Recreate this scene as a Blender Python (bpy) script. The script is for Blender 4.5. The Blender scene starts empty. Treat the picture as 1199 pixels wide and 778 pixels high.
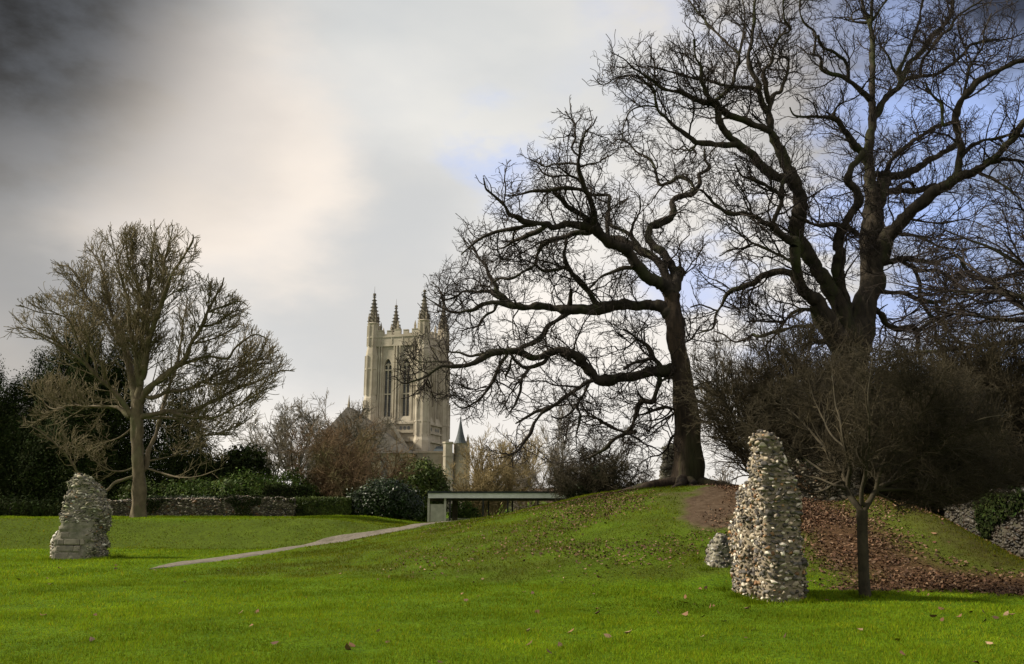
import bpy, math, random
import numpy as np
from mathutils import Vector, noise as mnoise

R = np.random.default_rng(7)
random.seed(7)
S = bpy.context.scene
COL = S.collection

# ------------------------------------------------------------------ camera
F = 1000.0                      # focal length in pixels of the 1199 px wide photograph
PITCH = math.atan(0.201)
EYE = 1.6
cam = bpy.data.cameras.new('camera'); camo = bpy.data.objects.new('camera', cam); COL.objects.link(camo)
cam.sensor_width = 36.0; cam.lens = 36.0 * F / 1199.0
cam.clip_start = 0.1; cam.clip_end = 6000
camo.location = (0, 0, EYE); camo.rotation_euler = (math.pi / 2 + PITCH, 0, 0)
S.camera = camo
CP, SP = math.cos(PITCH), math.sin(PITCH)

def ray(px, py):
    dx, dy = (px - 599.5) / F, (389.0 - py) / F
    return np.array([dx, CP - dy * SP, SP + dy * CP])

def P(px, py, Y):
    d = ray(px, py); return np.array([0, 0, EYE]) + d * (Y / d[1])

def proj(p):
    x, y, z = p[..., 0], p[..., 1], p[..., 2] - EYE
    w = y * CP + z * SP; v = -y * SP + z * CP
    return 599.5 + F * x / w, 389.0 - F * v / w

def mpp(Y):                      # metres per photo pixel, about, at depth Y
    return Y / F

# ------------------------------------------------------------------ light
SUN_AZ, SUN_EL = math.radians(-90), math.radians(37)      # azimuth from +Y (view direction), negative = left
sd = Vector((math.sin(SUN_AZ) * math.cos(SUN_EL), math.cos(SUN_AZ) * math.cos(SUN_EL), math.sin(SUN_EL)))
sun = bpy.data.lights.new('sun', 'SUN'); sun.energy = 5.0; sun.angle = math.radians(5); sun.color = (1.0, 0.90, 0.74)
suno = bpy.data.objects.new('sun', sun); COL.objects.link(suno)
suno.rotation_euler = sd.to_track_quat('Z', 'Y').to_euler()
S.view_settings.view_transform = 'Standard'; S.view_settings.look = 'None'
S.view_settings.exposure = 0.45; S.view_settings.gamma = 1.0; S.view_settings.use_curve_mapping = False

W = bpy.data.worlds.new('World'); S.world = W; W.use_nodes = True
nt = W.node_tree; nt.nodes.clear()
def N(t, tree=None, **kw):
    n = (tree or nt).nodes.new(t)
    for k, v in kw.items(): setattr(n, k, v)
    return n
def link(a, b, tree=None): (tree or nt).links.new(a, b)
def setup_world():
    sky = N('ShaderNodeTexSky', sky_type='NISHITA', sun_disc=False)
    sky.sun_elevation = SUN_EL; sky.sun_rotation = SUN_AZ
    sky.air_density = 1.0; sky.dust_density = 0.6
    skys = N('ShaderNodeVectorMath', operation='SCALE'); link(sky.outputs[0], skys.inputs[0]); skys.inputs['Scale'].default_value = 0.10
    tc = N('ShaderNodeTexCoord')
    # cloud noise, stretched along the horizon; its warp gives every cloud bank a soft uneven edge
    mp = N('ShaderNodeMapping'); link(tc.outputs['Generated'], mp.inputs[0]); mp.inputs['Scale'].default_value = (1.0, 1.0, 2.2)
    n1 = N('ShaderNodeTexNoise'); n1.inputs['Scale'].default_value = 3.2; n1.inputs['Detail'].default_value = 4; n1.inputs['Roughness'].default_value = 0.45
    link(mp.outputs[0], n1.inputs['Vector'])
    n2 = N('ShaderNodeTexNoise'); n2.inputs['Scale'].default_value = 4.5; n2.inputs['Detail'].default_value = 6; n2.inputs['Roughness'].default_value = 0.55
    link(mp.outputs[0], n2.inputs['Vector'])
    ctr = N('ShaderNodeVectorMath', operation='SUBTRACT'); link(n2.outputs['Color'], ctr.inputs[0]); ctr.inputs[1].default_value = (.5, .5, .5)
    wsc = N('ShaderNodeVectorMath', operation='SCALE'); link(ctr.outputs[0], wsc.inputs[0]); wsc.inputs['Scale'].default_value = 0.20
    wad = N('ShaderNodeVectorMath', operation='ADD'); link(tc.outputs['Generated'], wad.inputs[0]); link(wsc.outputs[0], wad.inputs[1])
    wn = N('ShaderNodeVectorMath', operation='NORMALIZE'); link(wad.outputs[0], wn.inputs[0])
    n3 = N('ShaderNodeTexNoise'); n3.inputs['Scale'].default_value = 5.5; n3.inputs['Detail'].default_value = 7; n3.inputs['Roughness'].default_value = 0.58
    mp3 = N('ShaderNodeMapping'); link(tc.outputs['Generated'], mp3.inputs[0]); mp3.inputs['Scale'].default_value = (1.0, 1.0, 1.9); mp3.inputs['Rotation'].default_value = (0, .35, 0); link(mp3.outputs[0], n3.inputs['Vector'])
    wisp = N('ShaderNodeMapRange', interpolation_type='SMOOTHSTEP'); link(n3.outputs[0], wisp.inputs[0]); wisp.inputs['From Min'].default_value = .40; wisp.inputs['From Max'].default_value = .62
    def lobe(px, py, r0, r1, smooth=False):
        d = ray(px, py); d = d / np.linalg.norm(d)
        dt = N('ShaderNodeVectorMath', operation='DOT_PRODUCT'); link(tc.outputs['Generated'] if smooth else wn.outputs[0], dt.inputs[0]); dt.inputs[1].default_value = tuple(d)
        mr = N('ShaderNodeMapRange', interpolation_type='SMOOTHERSTEP'); link(dt.outputs['Value'], mr.inputs[0])
        mr.inputs['From Min'].default_value = math.cos(math.radians(r1)); mr.inputs['From Max'].default_value = math.cos(math.radians(r0))
        return mr.outputs[0]
    def mix(fac, a, b, k=1.0):
        m = N('ShaderNodeMix', data_type='RGBA')
        if k != 1.0:
            mm = N('ShaderNodeMath', operation='MULTIPLY'); link(fac, mm.inputs[0]); mm.inputs[1].default_value = k; fac = mm.outputs[0]
        link(fac, m.inputs[0])
        for s, v in ((m.inputs[6], a), (m.inputs[7], b)):
            if isinstance(v, tuple): s.default_value = v + (1,)
            else: link(v, s)
        return m.outputs[2]
    # cloud sheet between grey and cream
    mr = N('ShaderNodeMapRange'); link(n1.outputs[0], mr.inputs[0]); mr.inputs['From Min'].default_value = .37; mr.inputs['From Max'].default_value = .63
    c = mix(mr.outputs[0], (.40, .405, .41), (.68, .635, .58))
    for px, py, r0, r1, col, k in SKY_LOBES:
        dark = max(col) < .2; fac = lobe(px, py, r0, r1, dark)
        if dark:                     # the dark banks thin out along the same wisps
            ww = N('ShaderNodeMapRange'); link(wisp.outputs[0], ww.inputs[0]); ww.inputs['To Min'].default_value = 1.0; ww.inputs['To Max'].default_value = .90
            m_ = N('ShaderNodeMath', operation='MULTIPLY'); link(fac, m_.inputs[0]); link(ww.outputs[0], m_.inputs[1]); fac = m_.outputs[0]
        c = mix(fac, c, col, k)
    # thin gaps where the blue sky shows
    for px, py, r0, r1, k in BLUE_GAPS:
        w_ = N('ShaderNodeMath', operation='MULTIPLY'); link(lobe(px, py, r0, r1), w_.inputs[0]); link(wisp.outputs[0], w_.inputs[1])
        c = mix(w_.outputs[0], c, (.34, .455, .80), k)
    # the clear sky of the sun's own day glimmers faintly through the thin cloud
    c = mix(wisp.outputs[0], c, skys.outputs[0], .05)
    bg = N('ShaderNodeBackground'); link(c, bg.inputs[0]); bg.inputs[1].default_value = 1.0
    out = N('ShaderNodeOutputWorld'); link(bg.outputs[0], out.inputs[0])
SKY_LOBES = [
    (600, 500, 2, 32, (.74, .70, .65), .75),     # bright low band behind the tower and the oak
    (480, 50, 1, 20, (.55, .56, .55), .6),
    (410, 310, 0, 13, (.44, .445, .445), .75),
    (255, 195, 0, 12, (.78, .69, .60), .9),      # cream break in the cloud upper left
    (-110, 420, 0, 16, (.20, .195, .19), .65),
    (0, 0, 0, 22, (.30, .295, .29), .5),
    (-150, -120, 0, 21.5, (.012, .012, .012), .97),   # cloud bank upper left, deepened with painted corner falloff
    (1320, -90, 0, 25, (.016, .025, .05), .97),   # blue-grey bank upper right, likewise deepened by painted corner falloff
    (1270, 300, 1, 14, (.20, .24, .33), .7),
]
BLUE_GAPS = [(592, 178, 0, 5.0, .55), (1110, 265, 0, 14, .72), (900, 350, 0, 9, .55), (980, 60, 0, 20, .32)]
setup_world()

# ------------------------------------------------------------------ helpers
def newmat(name): 
    m = bpy.data.materials.new(name); m.use_nodes = True
    t = m.node_tree; t.nodes.clear()
    o = t.nodes.new('ShaderNodeOutputMaterial'); b = t.nodes.new('ShaderNodeBsdfPrincipled'); t.links.new(b.outputs[0], o.inputs[0])
    b.inputs['Specular IOR Level'].default_value = 0.3
    return m, t, b

def mixn(t, fac, a, b, blend='MIX'):
    m = t.nodes.new('ShaderNodeMix'); m.data_type = 'RGBA'; m.blend_type = blend
    for s, v in ((m.inputs[0], fac), (m.inputs[6], a), (m.inputs[7], b)):
        if isinstance(v, tuple): s.default_value = v + (1,)
        elif isinstance(v, (int, float)): s.default_value = v
        else: t.links.new(v, s)
    return m.outputs[2]

def noisen(t, vec, scale, detail=4, rough=.55, lo=.35, hi=.65):
    n = t.nodes.new('ShaderNodeTexNoise'); n.inputs['Scale'].default_value = scale; n.inputs['Detail'].default_value = detail; n.inputs['Roughness'].default_value = rough
    if vec is not None: t.links.new(vec, n.inputs['Vector'])
    r = t.nodes.new('ShaderNodeMapRange'); t.links.new(n.outputs[0], r.inputs[0]); r.inputs['From Min'].default_value = lo; r.inputs['From Max'].default_value = hi
    return r.outputs[0]

def mat2(name, c1, c2, scale, rough=.9, c3=None, scale3=3.0, bump=0.0, bscale=None, stretch=None, attr=None, trans=0.0, spec=.3):
    """two-tone noise material (+ optional third tone and bump); attr multiplies in a per-stone / per-leaf colour"""
    m, t, b = newmat(name)
    g = t.nodes.new('ShaderNodeTexCoord'); vec = g.outputs['Object']
    if stretch:
        mp = t.nodes.new('ShaderNodeMapping'); mp.inputs['Scale'].default_value = stretch; t.links.new(vec, mp.inputs[0]); vec = mp.outputs[0]
    c = mixn(t, noisen(t, vec, scale), c1, c2)
    if c3 is not None: c = mixn(t, noisen(t, vec, scale3, lo=.5, hi=.68), c, c3)
    if attr:
        a = t.nodes.new('ShaderNodeAttribute'); a.attribute_name = attr; c = mixn(t, 1.0, c, a.outputs[0], 'MULTIPLY')
    t.links.new(c, b.inputs['Base Color']); b.inputs['Roughness'].default_value = rough; b.inputs['Specular IOR Level'].default_value = spec
    if bump:
        n = t.nodes.new('ShaderNodeTexNoise'); n.inputs['Scale'].default_value = bscale or scale * 3; n.inputs['Detail'].default_value = 6; t.links.new(vec, n.inputs['Vector'])
        bp = t.nodes.new('ShaderNodeBump'); bp.inputs['Strength'].default_value = 1.0; bp.inputs['Distance'].default_value = bump
        t.links.new(n.outputs[0], bp.inputs['Height']); t.links.new(bp.outputs[0], b.inputs['Normal'])
    if trans:
        o = [x for x in t.nodes if x.type == 'OUTPUT_MATERIAL'][0]
        tr = t.nodes.new('ShaderNodeBsdfTranslucent'); t.links.new(c, tr.inputs[0])
        mx = t.nodes.new('ShaderNodeMixShader'); mx.inputs[0].default_value = trans
        t.links.new(b.outputs[0], mx.inputs[1]); t.links.new(tr.outputs[0], mx.inputs[2]); t.links.new(mx.outputs[0], o.inputs[0])
    return m

def tag(o, label=None, cat=None, group=None, kind=None):
    if label: o['label'] = label
    if cat: o['category'] = cat
    if group: o['group'] = group
    if kind: o['kind'] = kind
    return o

def empty(name, loc=(0, 0, 0), rz=0.0):
    o = bpy.data.objects.new(name, None); COL.objects.link(o); o.location = loc; o.rotation_euler = (0, 0, rz)
    o.empty_display_size = .2
    return o

def link_mesh(name, me, mat, parent=None):
    o = bpy.data.objects.new(name, me); COL.objects.link(o); me.materials.append(mat)
    if parent is not None:
        o.parent = parent
    return o

def np_mesh(name, V, Fq, mat, parent=None, smooth=True, cols=None, origin=None):
    """mesh from numpy arrays: V (n,3); Fq (m,k) with constant k"""
    V = np.asarray(V, dtype=np.float32).reshape(-1, 3)
    if origin is not None: V = V - np.asarray(origin, dtype=np.float32)
    Fq = np.asarray(Fq, dtype=np.int32)
    me = bpy.data.meshes.new(name)
    m, k = Fq.shape
    me.vertices.add(len(V)); me.vertices.foreach_set('co', V.ravel())
    me.loops.add(m * k); me.loops.foreach_set('vertex_index', Fq.ravel())
    me.polygons.add(m); me.polygons.foreach_set('loop_start', np.arange(m, dtype=np.int32) * k)
    if smooth: me.polygons.foreach_set('use_smooth', np.ones(m, dtype=bool))
    if cols is not None:
        a = me.color_attributes.new('tone', 'FLOAT_COLOR', 'POINT')
        c4 = np.ones((len(V), 4), dtype=np.float32); c4[:, :3] = cols
        a.data.foreach_set('color', c4.ravel())
    me.update(calc_edges=True)
    return link_mesh(name, me, mat, parent)

class MB:
    """collects polygons; build() links them as ONE mesh object"""
    def __init__(s): s.v = []; s.f = []
    def poly(s, pts):
        i = len(s.v); s.v += [tuple(p) for p in pts]; s.f.append(tuple(range(i, i + len(pts))))
    def add(s, pts, faces):
        i = len(s.v); s.v += [tuple(p) for p in pts]; s.f += [tuple(i + k for k in f) for f in faces]
    def box(s, x0, x1, y0, y1, z0, z1):
        s.add([(x0, y0, z0), (x1, y0, z0), (x1, y1, z0), (x0, y1, z0), (x0, y0, z1), (x1, y0, z1), (x1, y1, z1), (x0, y1, z1)],
              [(3, 2, 1, 0), (4, 5, 6, 7), (0, 1, 5, 4), (1, 2, 6, 5), (2, 3, 7, 6), (3, 0, 4, 7)])
    def prism(s, base, top):
        n = len(base)
        s.add(list(base) + list(top), [tuple(range(n - 1, -1, -1)), tuple(range(n, 2 * n))] + [(k, (k + 1) % n, n + (k + 1) % n, n + k) for k in range(n)])
    def frustum(s, cx, cy, z0, z1, r0, r1, n=8, rot=None):
        rot = math.pi / n if rot is None else rot
        c = [(math.cos(rot + 2 * math.pi * k / n), math.sin(rot + 2 * math.pi * k / n)) for k in range(n)]
        s.prism([(cx + r0 * a, cy + r0 * b, z0) for a, b in c], [(cx + r1 * a, cy + r1 * b, z1) for a, b in c])
    def build(s, name, mat, parent=None, bevel=0):
        me = bpy.data.meshes.new(name); me.from_pydata(s.v, [], s.f); me.update()
        o = link_mesh(name, me, mat, parent)
        if bevel:
            b = o.modifiers.new('bevel', 'BEVEL'); b.width = bevel; b.segments = 2; b.limit_method = 'ANGLE'
        return o

def sstep(x): 
    x = np.clip(x, 0, 1); return x * x * (3 - 2 * x)

# value noise on numpy arrays (lattice hash), about -1..1
_perm = np.random.default_rng(3).random((64, 64, 64)) * 2 - 1
def vnoise(p, scale=1.0):
    q = np.asarray(p, dtype=np.float64) * scale; i = np.floor(q).astype(int); f = q - i; f = f * f * (3 - 2 * f)
    o = 0
    for dx in (0, 1):
        for dy in (0, 1):
            for dz in (0, 1):
                w = (f[..., 0] if dx else 1 - f[..., 0]) * (f[..., 1] if dy else 1 - f[..., 1]) * (f[..., 2] if dz else 1 - f[..., 2])
                o = o + w * _perm[(i[..., 0] + dx) % 64, (i[..., 1] + dy) % 64, (i[..., 2] + dz) % 64]
    return o
def fbm(p, scale, octv=3):
    return sum(vnoise(np.asarray(p) + 17.3 * k, scale * 2 ** k) * .5 ** k for k in range(octv))

# ------------------------------------------------------------------ terrain
HX = np.array([-9, -6, -4, -2.2, 0, 1.2, 3.1, 4.4, 6.2, 8.0, 9.4, 10.6, 12.0, 14, 18, 26, 60.])
HZ = np.array([0, .25, .62, .86, 1.22, 1.50, 1.92, 2.12, 2.26, 2.10, 1.62, 1.38, .95, .85, .95, 1.1, 1.1])
def ground_z(X, Y):
    X = np.asarray(X, float); Y = np.asarray(Y, float)
    # left terrace with its grass bank
    fx = 1 - .42 * sstep((X + 8) / 4.5)
    fx = fx * (1 - sstep((X + 3.5) / 4))
    yb = 31.6 + .5 * np.sin(X * .35)
    back = 1 - sstep((Y - 47) / 9) * sstep((X + 40) / 30) * .95
    b = .95 * fx * sstep((Y - yb) / 3.4) * back + .07 * np.exp(-((Y - yb - 3.6) / 1.2) ** 2) * fx
    # mound
    H = np.interp(X, HX, HZ)
    yf = np.interp(X, [-6, 0, 6, 9, 12, 20], [22, 18, 17.0, 17.0, 17.5, 18])
    yr = np.interp(X, [-6, 0, 6, 9, 11, 20], [35, 31, 30, 27.5, 25, 26])
    t = np.clip((Y - yf) / (yr - yf), 0, 1)
    front = .35 * sstep(t) + .65 * (1 - (1 - t) ** 1.9)
    mback = 1 - sstep((Y - 37) / 10) * (1 - sstep((X - 8) / 6) * .7)
    m = H * front * mback
    # grassy spur coming down towards the small tree, with the leafy gully on its right
    spur = .42 * np.exp(-((X - 10.2) / .9) ** 2) * sstep((Y - 17.8) / 4) * (1 - sstep((Y - 27) / 5))
    gully = -.35 * np.exp(-((X - 12.2) / .8) ** 2) * sstep((Y - 17) / 3) * (1 - sstep((Y - 28) / 6))
    z = (np.maximum(b, 0) ** 3 + np.maximum(m, 0) ** 3) ** (1 / 3.0) + spur + gully
    p = np.stack([X, Y, 0 * X + 3.7], -1)
    near = 1 / (1 + np.maximum(Y - 60, 0) / 40)
    z = z + (.035 * vnoise(p, .35) + .018 * vnoise(p, 1.1)) * near
    far = np.maximum(np.hypot(X, Y) - 260, 0)
    return z + far * .02
def gz(x, y): return float(ground_z(np.array([x]), np.array([y]))[0])
def ground_hit(px, py, y0=6.0, y1=60.0):
    d = ray(px, py); ys = np.linspace(y0, y1, 1200); xs = d[0] / d[1] * ys; zs = EYE + d[2] / d[1] * ys
    k = np.argmax(zs <= ground_z(xs, ys) + .002) if np.any(zs <= ground_z(xs, ys) + .002) else len(ys) - 1
    return np.array([xs[k], ys[k], float(ground_z(xs[k:k+1], ys[k:k+1])[0])])

PATH_PX = [(175, 667), (200, 662.5), (250, 656), (300, 648.5), (345, 641), (385, 634), (425, 627.5), (455, 622), (478, 618.5)]
PATH = np.array([ground_hit(*p) for p in PATH_PX])
PATH = np.vstack([PATH, [PATH[-1] + np.array([1.2, 2.5, 0])], [PATH[-1] + np.array([3.0, 5.5, 0])], [PATH[-1] + np.array([5.5, 9, 0])]])
def polydist(X, Y, pl):
    d = np.full(np.shape(X), 1e9)
    for a, b in zip(pl[:-1], pl[1:]):
        ab = b[:2] - a[:2]; t = np.clip(((X - a[0]) * ab[0] + (Y - a[1]) * ab[1]) / (ab @ ab + 1e-9), 0, 1)
        d = np.minimum(d, np.hypot(X - a[0] - t * ab[0], Y - a[1] - t * ab[1]))
    return d
SOIL = np.array([P(770, 576, 31), P(815, 582, 30.5), P(850, 588, 28.5), P(838, 604, 25.5), P(826, 622, 22.5)])
def masks(X, Y):
    """soil, leaf litter, path weights 0..1"""
    p = np.stack([X, Y, 0 * X], -1)
    n = fbm(p, .5, 3)
    soil = 1 - sstep((polydist(X, Y, SOIL) - .7 - .9 * n) / .7)
    soil = np.maximum(soil, 1 - sstep((np.hypot(X - 6.4, (Y - 31.6)) - 1.3 - .5 * n) / .9))
    lx = sstep((X - 5.9 + .7 * n) / 1.2)
    leaf = lx * sstep((Y - 16.3 - .6 * n + .1 * X) / 1.2) * (1 - sstep((Y - 30) / 3) * (1 - sstep((X - 12) / 3)))
    sp = np.exp(-((X - 10.3) / 1.0) ** 2) * sstep((Y - 17.6) / 1.5)
    leaf = leaf * (1 - np.clip(1.5 * sp, 0, 1))
    path = 1 - sstep((polydist(X, Y, PATH[1:]) - .45 - .16 * n) / .22)
    return soil, np.clip(leaf, 0, 1), path

def dull_shade_mask(X, Y):
    """painted shade: 1 on the spur, less on the rough turf of the mound and of the terrace bank"""
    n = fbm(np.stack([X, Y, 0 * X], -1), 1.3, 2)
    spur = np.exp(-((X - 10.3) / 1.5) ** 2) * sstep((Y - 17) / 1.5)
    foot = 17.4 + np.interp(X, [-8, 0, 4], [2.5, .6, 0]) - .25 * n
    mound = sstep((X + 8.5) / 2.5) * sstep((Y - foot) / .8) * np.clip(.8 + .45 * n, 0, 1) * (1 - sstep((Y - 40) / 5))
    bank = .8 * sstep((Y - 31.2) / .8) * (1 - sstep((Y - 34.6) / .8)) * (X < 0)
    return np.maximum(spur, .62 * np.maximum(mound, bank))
def grid_axis(segs):
    out = []
    for a, b, st in segs: out.append(np.arange(a, b, st))
    return np.concatenate(out + [[segs[-1][1]]])
gx = grid_axis([(-1500, -300, 100), (-300, -80, 12), (-80, -24, 2), (-24, 20, .22), (20, 80, 2), (80, 300, 12), (300, 1500, 100)])
gy = grid_axis([(-120, -8, 8), (-8, 6, 1), (6, 42, .22), (42, 80, 1), (80, 300, 12), (300, 2400, 150)])
GX, GY = np.meshgrid(gx, gy); GZ = ground_z(GX, GY)
sm, lm, pm = masks(GX, GY)
nX, nY = len(gx), len(gy)
idx = np.arange(nX * nY).reshape(nY, nX)
FQ = np.stack([idx[:-1, :-1], idx[:-1, 1:], idx[1:, 1:], idx[1:, :-1]], -1).reshape(-1, 4)
def ground_mat():
    m, t, b = newmat('lawn')
    g = t.nodes.new('ShaderNodeNewGeometry'); pos = g.outputs['Position']
    a = t.nodes.new('ShaderNodeAttribute'); a.attribute_name = 'tone'
    s = t.nodes.new('ShaderNodeSeparateColor'); t.links.new(a.outputs[0], s.inputs[0])
    grass = mixn(t, noisen(t, pos, 1.3, 5), (.055, .105, .004), (.090, .155, .007))
    grass = mixn(t, noisen(t, pos, 14, 3, lo=.45, hi=.7), grass, (.030, .055, .006))
    soil = mixn(t, noisen(t, pos, 6, 6), (.050, .034, .022), (.095, .068, .046))
    leafc = mixn(t, noisen(t, pos, 20, 4), (.035, .022, .012), (.10, .058, .032))
    c = mixn(t, s.outputs[0], grass, soil); c = mixn(t, s.outputs[1], c, leafc)
    moss = mixn(t, noisen(t, pos, 4, 5), (.040, .036, .012), (.060, .066, .014)); c = mixn(t, s.outputs[2], c, moss)  # shade of spur and slopes painted into the ground as this dull tone
    t.links.new(c, b.inputs['Base Color']); b.inputs['Roughness'].default_value = .95; b.inputs['Specular IOR Level'].default_value = .04
    n = t.nodes.new('ShaderNodeTexNoise'); n.inputs['Scale'].default_value = 30; n.inputs['Detail'].default_value = 5; t.links.new(pos, n.inputs['Vector'])
    bp = t.nodes.new('ShaderNodeBump'); bp.inputs['Distance'].default_value = .03; bp.inputs['Strength'].default_value = .8
    t.links.new(n.outputs[0], bp.inputs['Height']); t.links.new(bp.outputs[0], b.inputs['Normal'])
    return m
tag(np_mesh('ground', np.stack([GX, GY, GZ], -1), FQ, ground_mat(), cols=np.stack([sm, lm, dull_shade_mask(GX, GY) * (1 - sm) * (1 - lm)], -1).reshape(-1, 3)), kind='structure')

# gravel path: a strip that follows the ground
def build_path():
    pts = []
    for a, b in zip(PATH[:-1], PATH[1:]):
        for k in range(8): pts.append(a + (b - a) * k / 8)
    pts = np.array(pts + [PATH[-1]])
    for _ in range(6): pts[1:-1] = (pts[:-2] + pts[1:-1] * 2 + pts[2:]) / 4
    T = np.gradient(pts[:, :2], axis=0); T /= np.linalg.norm(T, axis=1)[:, None]
    Nn = np.stack([-T[:, 1], T[:, 0]], -1); n = len(pts); K = 9
    w = .56 * np.minimum(1, np.arange(n) / 14.0 + .03)
    wl = w + .10 * np.array([mnoise.noise((k * .35, 0, 1)) for k in range(n)]); wr = w + .10 * np.array([mnoise.noise((k * .35, 5, 1)) for k in range(n)])
    V = []
    for j in range(K):
        s = j / (K - 1); off = (-wr + (wl + wr) * s)
        xy = pts[:, :2] + Nn * off[:, None]
        crown = .022 if 0 < j < K - 1 else -.03
        V.append(np.column_stack([xy, ground_z(xy[:, 0], xy[:, 1]) + crown]))
    V = np.stack(V, 1).reshape(-1, 3); id_ = np.arange(n * K).reshape(n, K)
    Fp = np.stack([id_[:-1, :-1], id_[:-1, 1:], id_[1:, 1:], id_[1:, :-1]], -1).reshape(-1, 4)
    m = mat2('gravel', (.10, .086, .068), (.175, .152, .122), 9, .95, c3=(.09, .08, .055), scale3=1.6, bump=.01, bscale=60)
    tag(np_mesh('path', V, Fp, m), kind='structure')
build_path()

# ------------------------------------------------------------------ tubes and bare trees
def tube_arrays(paths, radii, k):
    """paths (M,N,3), radii (M,N) -> verts, quads"""
    M, Np, _ = paths.shape
    T = np.gradient(paths, axis=1); T /= np.linalg.norm(T, axis=2, keepdims=True) + 1e-9
    mean = np.abs(T.mean(1)); ax = np.argmin(mean, axis=1); ref = np.eye(3)[ax][:, None, :] + 0 * T
    U = np.cross(T, ref); U /= np.linalg.norm(U, axis=2, keepdims=True) + 1e-9  # spur and slope shade painted into the blade colour, over rough turf
    Vv = np.cross(T, U)
    ang = np.arange(k) * 2 * math.pi / k
    ring = paths[:, :, None, :] + radii[:, :, None, None] * (np.cos(ang)[None, None, :, None] * U[:, :, None, :] + np.sin(ang)[None, None, :, None] * Vv[:, :, None, :])
    base = np.arange(M * Np * k).reshape(M, Np, k); nx = np.roll(base, -1, axis=2)
    q = np.stack([base[:, :-1], nx[:, :-1], nx[:, 1:], base[:, 1:]], -1).reshape(-1, 4)
    return ring.reshape(-1, 3), q
class Tubes:
    def __init__(s): s.V = []; s.Q = []; s.n = 0
    def add(s, paths, radii, k):
        if len(paths) == 0: return
        v, q = tube_arrays(paths, radii, k); s.V.append(v); s.Q.append(q + s.n); s.n += len(v)
    def build(s, name, mat, parent, origin):
        if not s.V: return None
        return np_mesh(name, np.vstack(s.V), np.vstack(s.Q), mat, parent, origin=origin)

def catmull(pts, per):
    pts = np.asarray(pts, float); p = np.vstack([2 * pts[0] - pts[1], pts, 2 * pts[-1] - pts[-2]]); out = []
    for i in range(1, len(p) - 2):
        a, b, c, d = p[i - 1], p[i], p[i + 1], p[i + 2]
        for t in np.arange(per) / per:
            out.append(.5 * (2 * b + (c - a) * t + (2 * a - 5 * b + 4 * c - d) * t * t + (3 * b - 3 * c + d - a) * t ** 3))
    out.append(pts[-1]); return np.array(out)
def resample(path, rad, n):
    s = np.concatenate([[0], np.cumsum(np.linalg.norm(np.diff(path, axis=0), axis=1))]); u = np.linspace(0, s[-1], n)
    return np.stack([np.interp(u, s, path[:, i]) for i in range(3)], -1), np.interp(u, s, rad)
def inside(px, py, poly):
    c = np.zeros(px.shape, bool)
    for (x0, y0), (x1, y1) in zip(poly, poly[1:] + poly[:1]):
        if y0 == y1: continue
        c ^= ((y0 > py) != (y1 > py)) & (px < (x1 - x0) * (py - y0) / (y1 - y0) + x0)
    return c

def sprout(paths, radii, dens, L, ang, N_, kink, trop, rk, rmin, ok=None, tmin=.15, tmax=1.0, droop=0.0, rfac=.65, tipw=.5, cmin=1):
    """side shoots of every path. dens per metre, L mean length, ang (lo,hi) degrees, trop upward pull."""
    if len(paths) == 0: return np.zeros((0, N_, 3)), np.zeros((0, N_))
    M, Np, _ = paths.shape
    seg = np.linalg.norm(np.diff(paths, axis=1), axis=2); ln = seg.sum(1)
    cnt = np.maximum(cmin, R.poisson(ln * dens * (tmax - tmin)))
    cnt[ln < .06] = 0
    pi = np.repeat(np.arange(M), cnt); n = len(pi)
    if n == 0: return np.zeros((0, N_, 3)), np.zeros((0, N_))
    t = tmin + (tmax - tmin) * R.random(n) ** (.9)
    fpos = t * (Np - 1); i0 = np.minimum(fpos.astype(int), Np - 2); fr = (fpos - i0)[:, None]
    p0 = paths[pi, i0] * (1 - fr) + paths[pi, i0 + 1] * fr
    r0 = radii[pi, i0] * (1 - fr[:, 0]) + radii[pi, i0 + 1] * fr[:, 0]
    T = paths[pi, i0 + 1] - paths[pi, i0]; T /= np.linalg.norm(T, axis=1, keepdims=True) + 1e-9
    rnd = R.normal(size=(n, 3)); perp = rnd - (rnd * T).sum(1, keepdims=True) * T; perp /= np.linalg.norm(perp, axis=1, keepdims=True) + 1e-9
    a = np.radians(R.uniform(ang[0], ang[1], n))[:, None]
    d = T * np.cos(a) + perp * np.sin(a) + np.array([0, 0, trop]); d /= np.linalg.norm(d, axis=1, keepdims=True) + 1e-9
    length = L * R.uniform(.5, 1.35, n) * (1 - tipw * t)
    pts = np.zeros((n, N_, 3)); pts[:, 0] = p0; step = (length / (N_ - 1))[:, None]
    for j in range(1, N_):
        d = d + R.normal(size=(n, 3)) * kink + np.array([0, 0, trop * .5 - droop * j / N_]); d /= np.linalg.norm(d, axis=1, keepdims=True) + 1e-9
        pts[:, j] = pts[:, j - 1] + d * step
    alive = np.full(n, N_)
    if ok is not None:
        good = ok(pts); good[:, 0] = True
        bad = ~good; alive = np.where(bad.any(1), np.argmax(bad, axis=1), N_)
        keep = alive >= 2; pts, alive, r0, length = pts[keep], alive[keep], r0[keep], length[keep]; n = len(pts)
        if n == 0: return np.zeros((0, N_, 3)), np.zeros((0, N_))
        # re-space the points on the surviving part so that it tapers to its own tip
        f = (alive - 1)[:, None] * np.linspace(0, 1, N_)[None, :]; j0 = np.minimum(f.astype(int), N_ - 2); ff = (f - j0)[..., None]
        ar = np.arange(n)[:, None]; pts = pts[ar, j0] * (1 - ff) + pts[ar, j0 + 1] * ff
    rs = np.clip(np.minimum(r0 * rfac, rk * length), rmin, None)
    rr = rmin + (rs - rmin)[:, None] * (1 - np.linspace(0, 1, N_)[None, :]) ** .85
    return pts, rr

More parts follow.
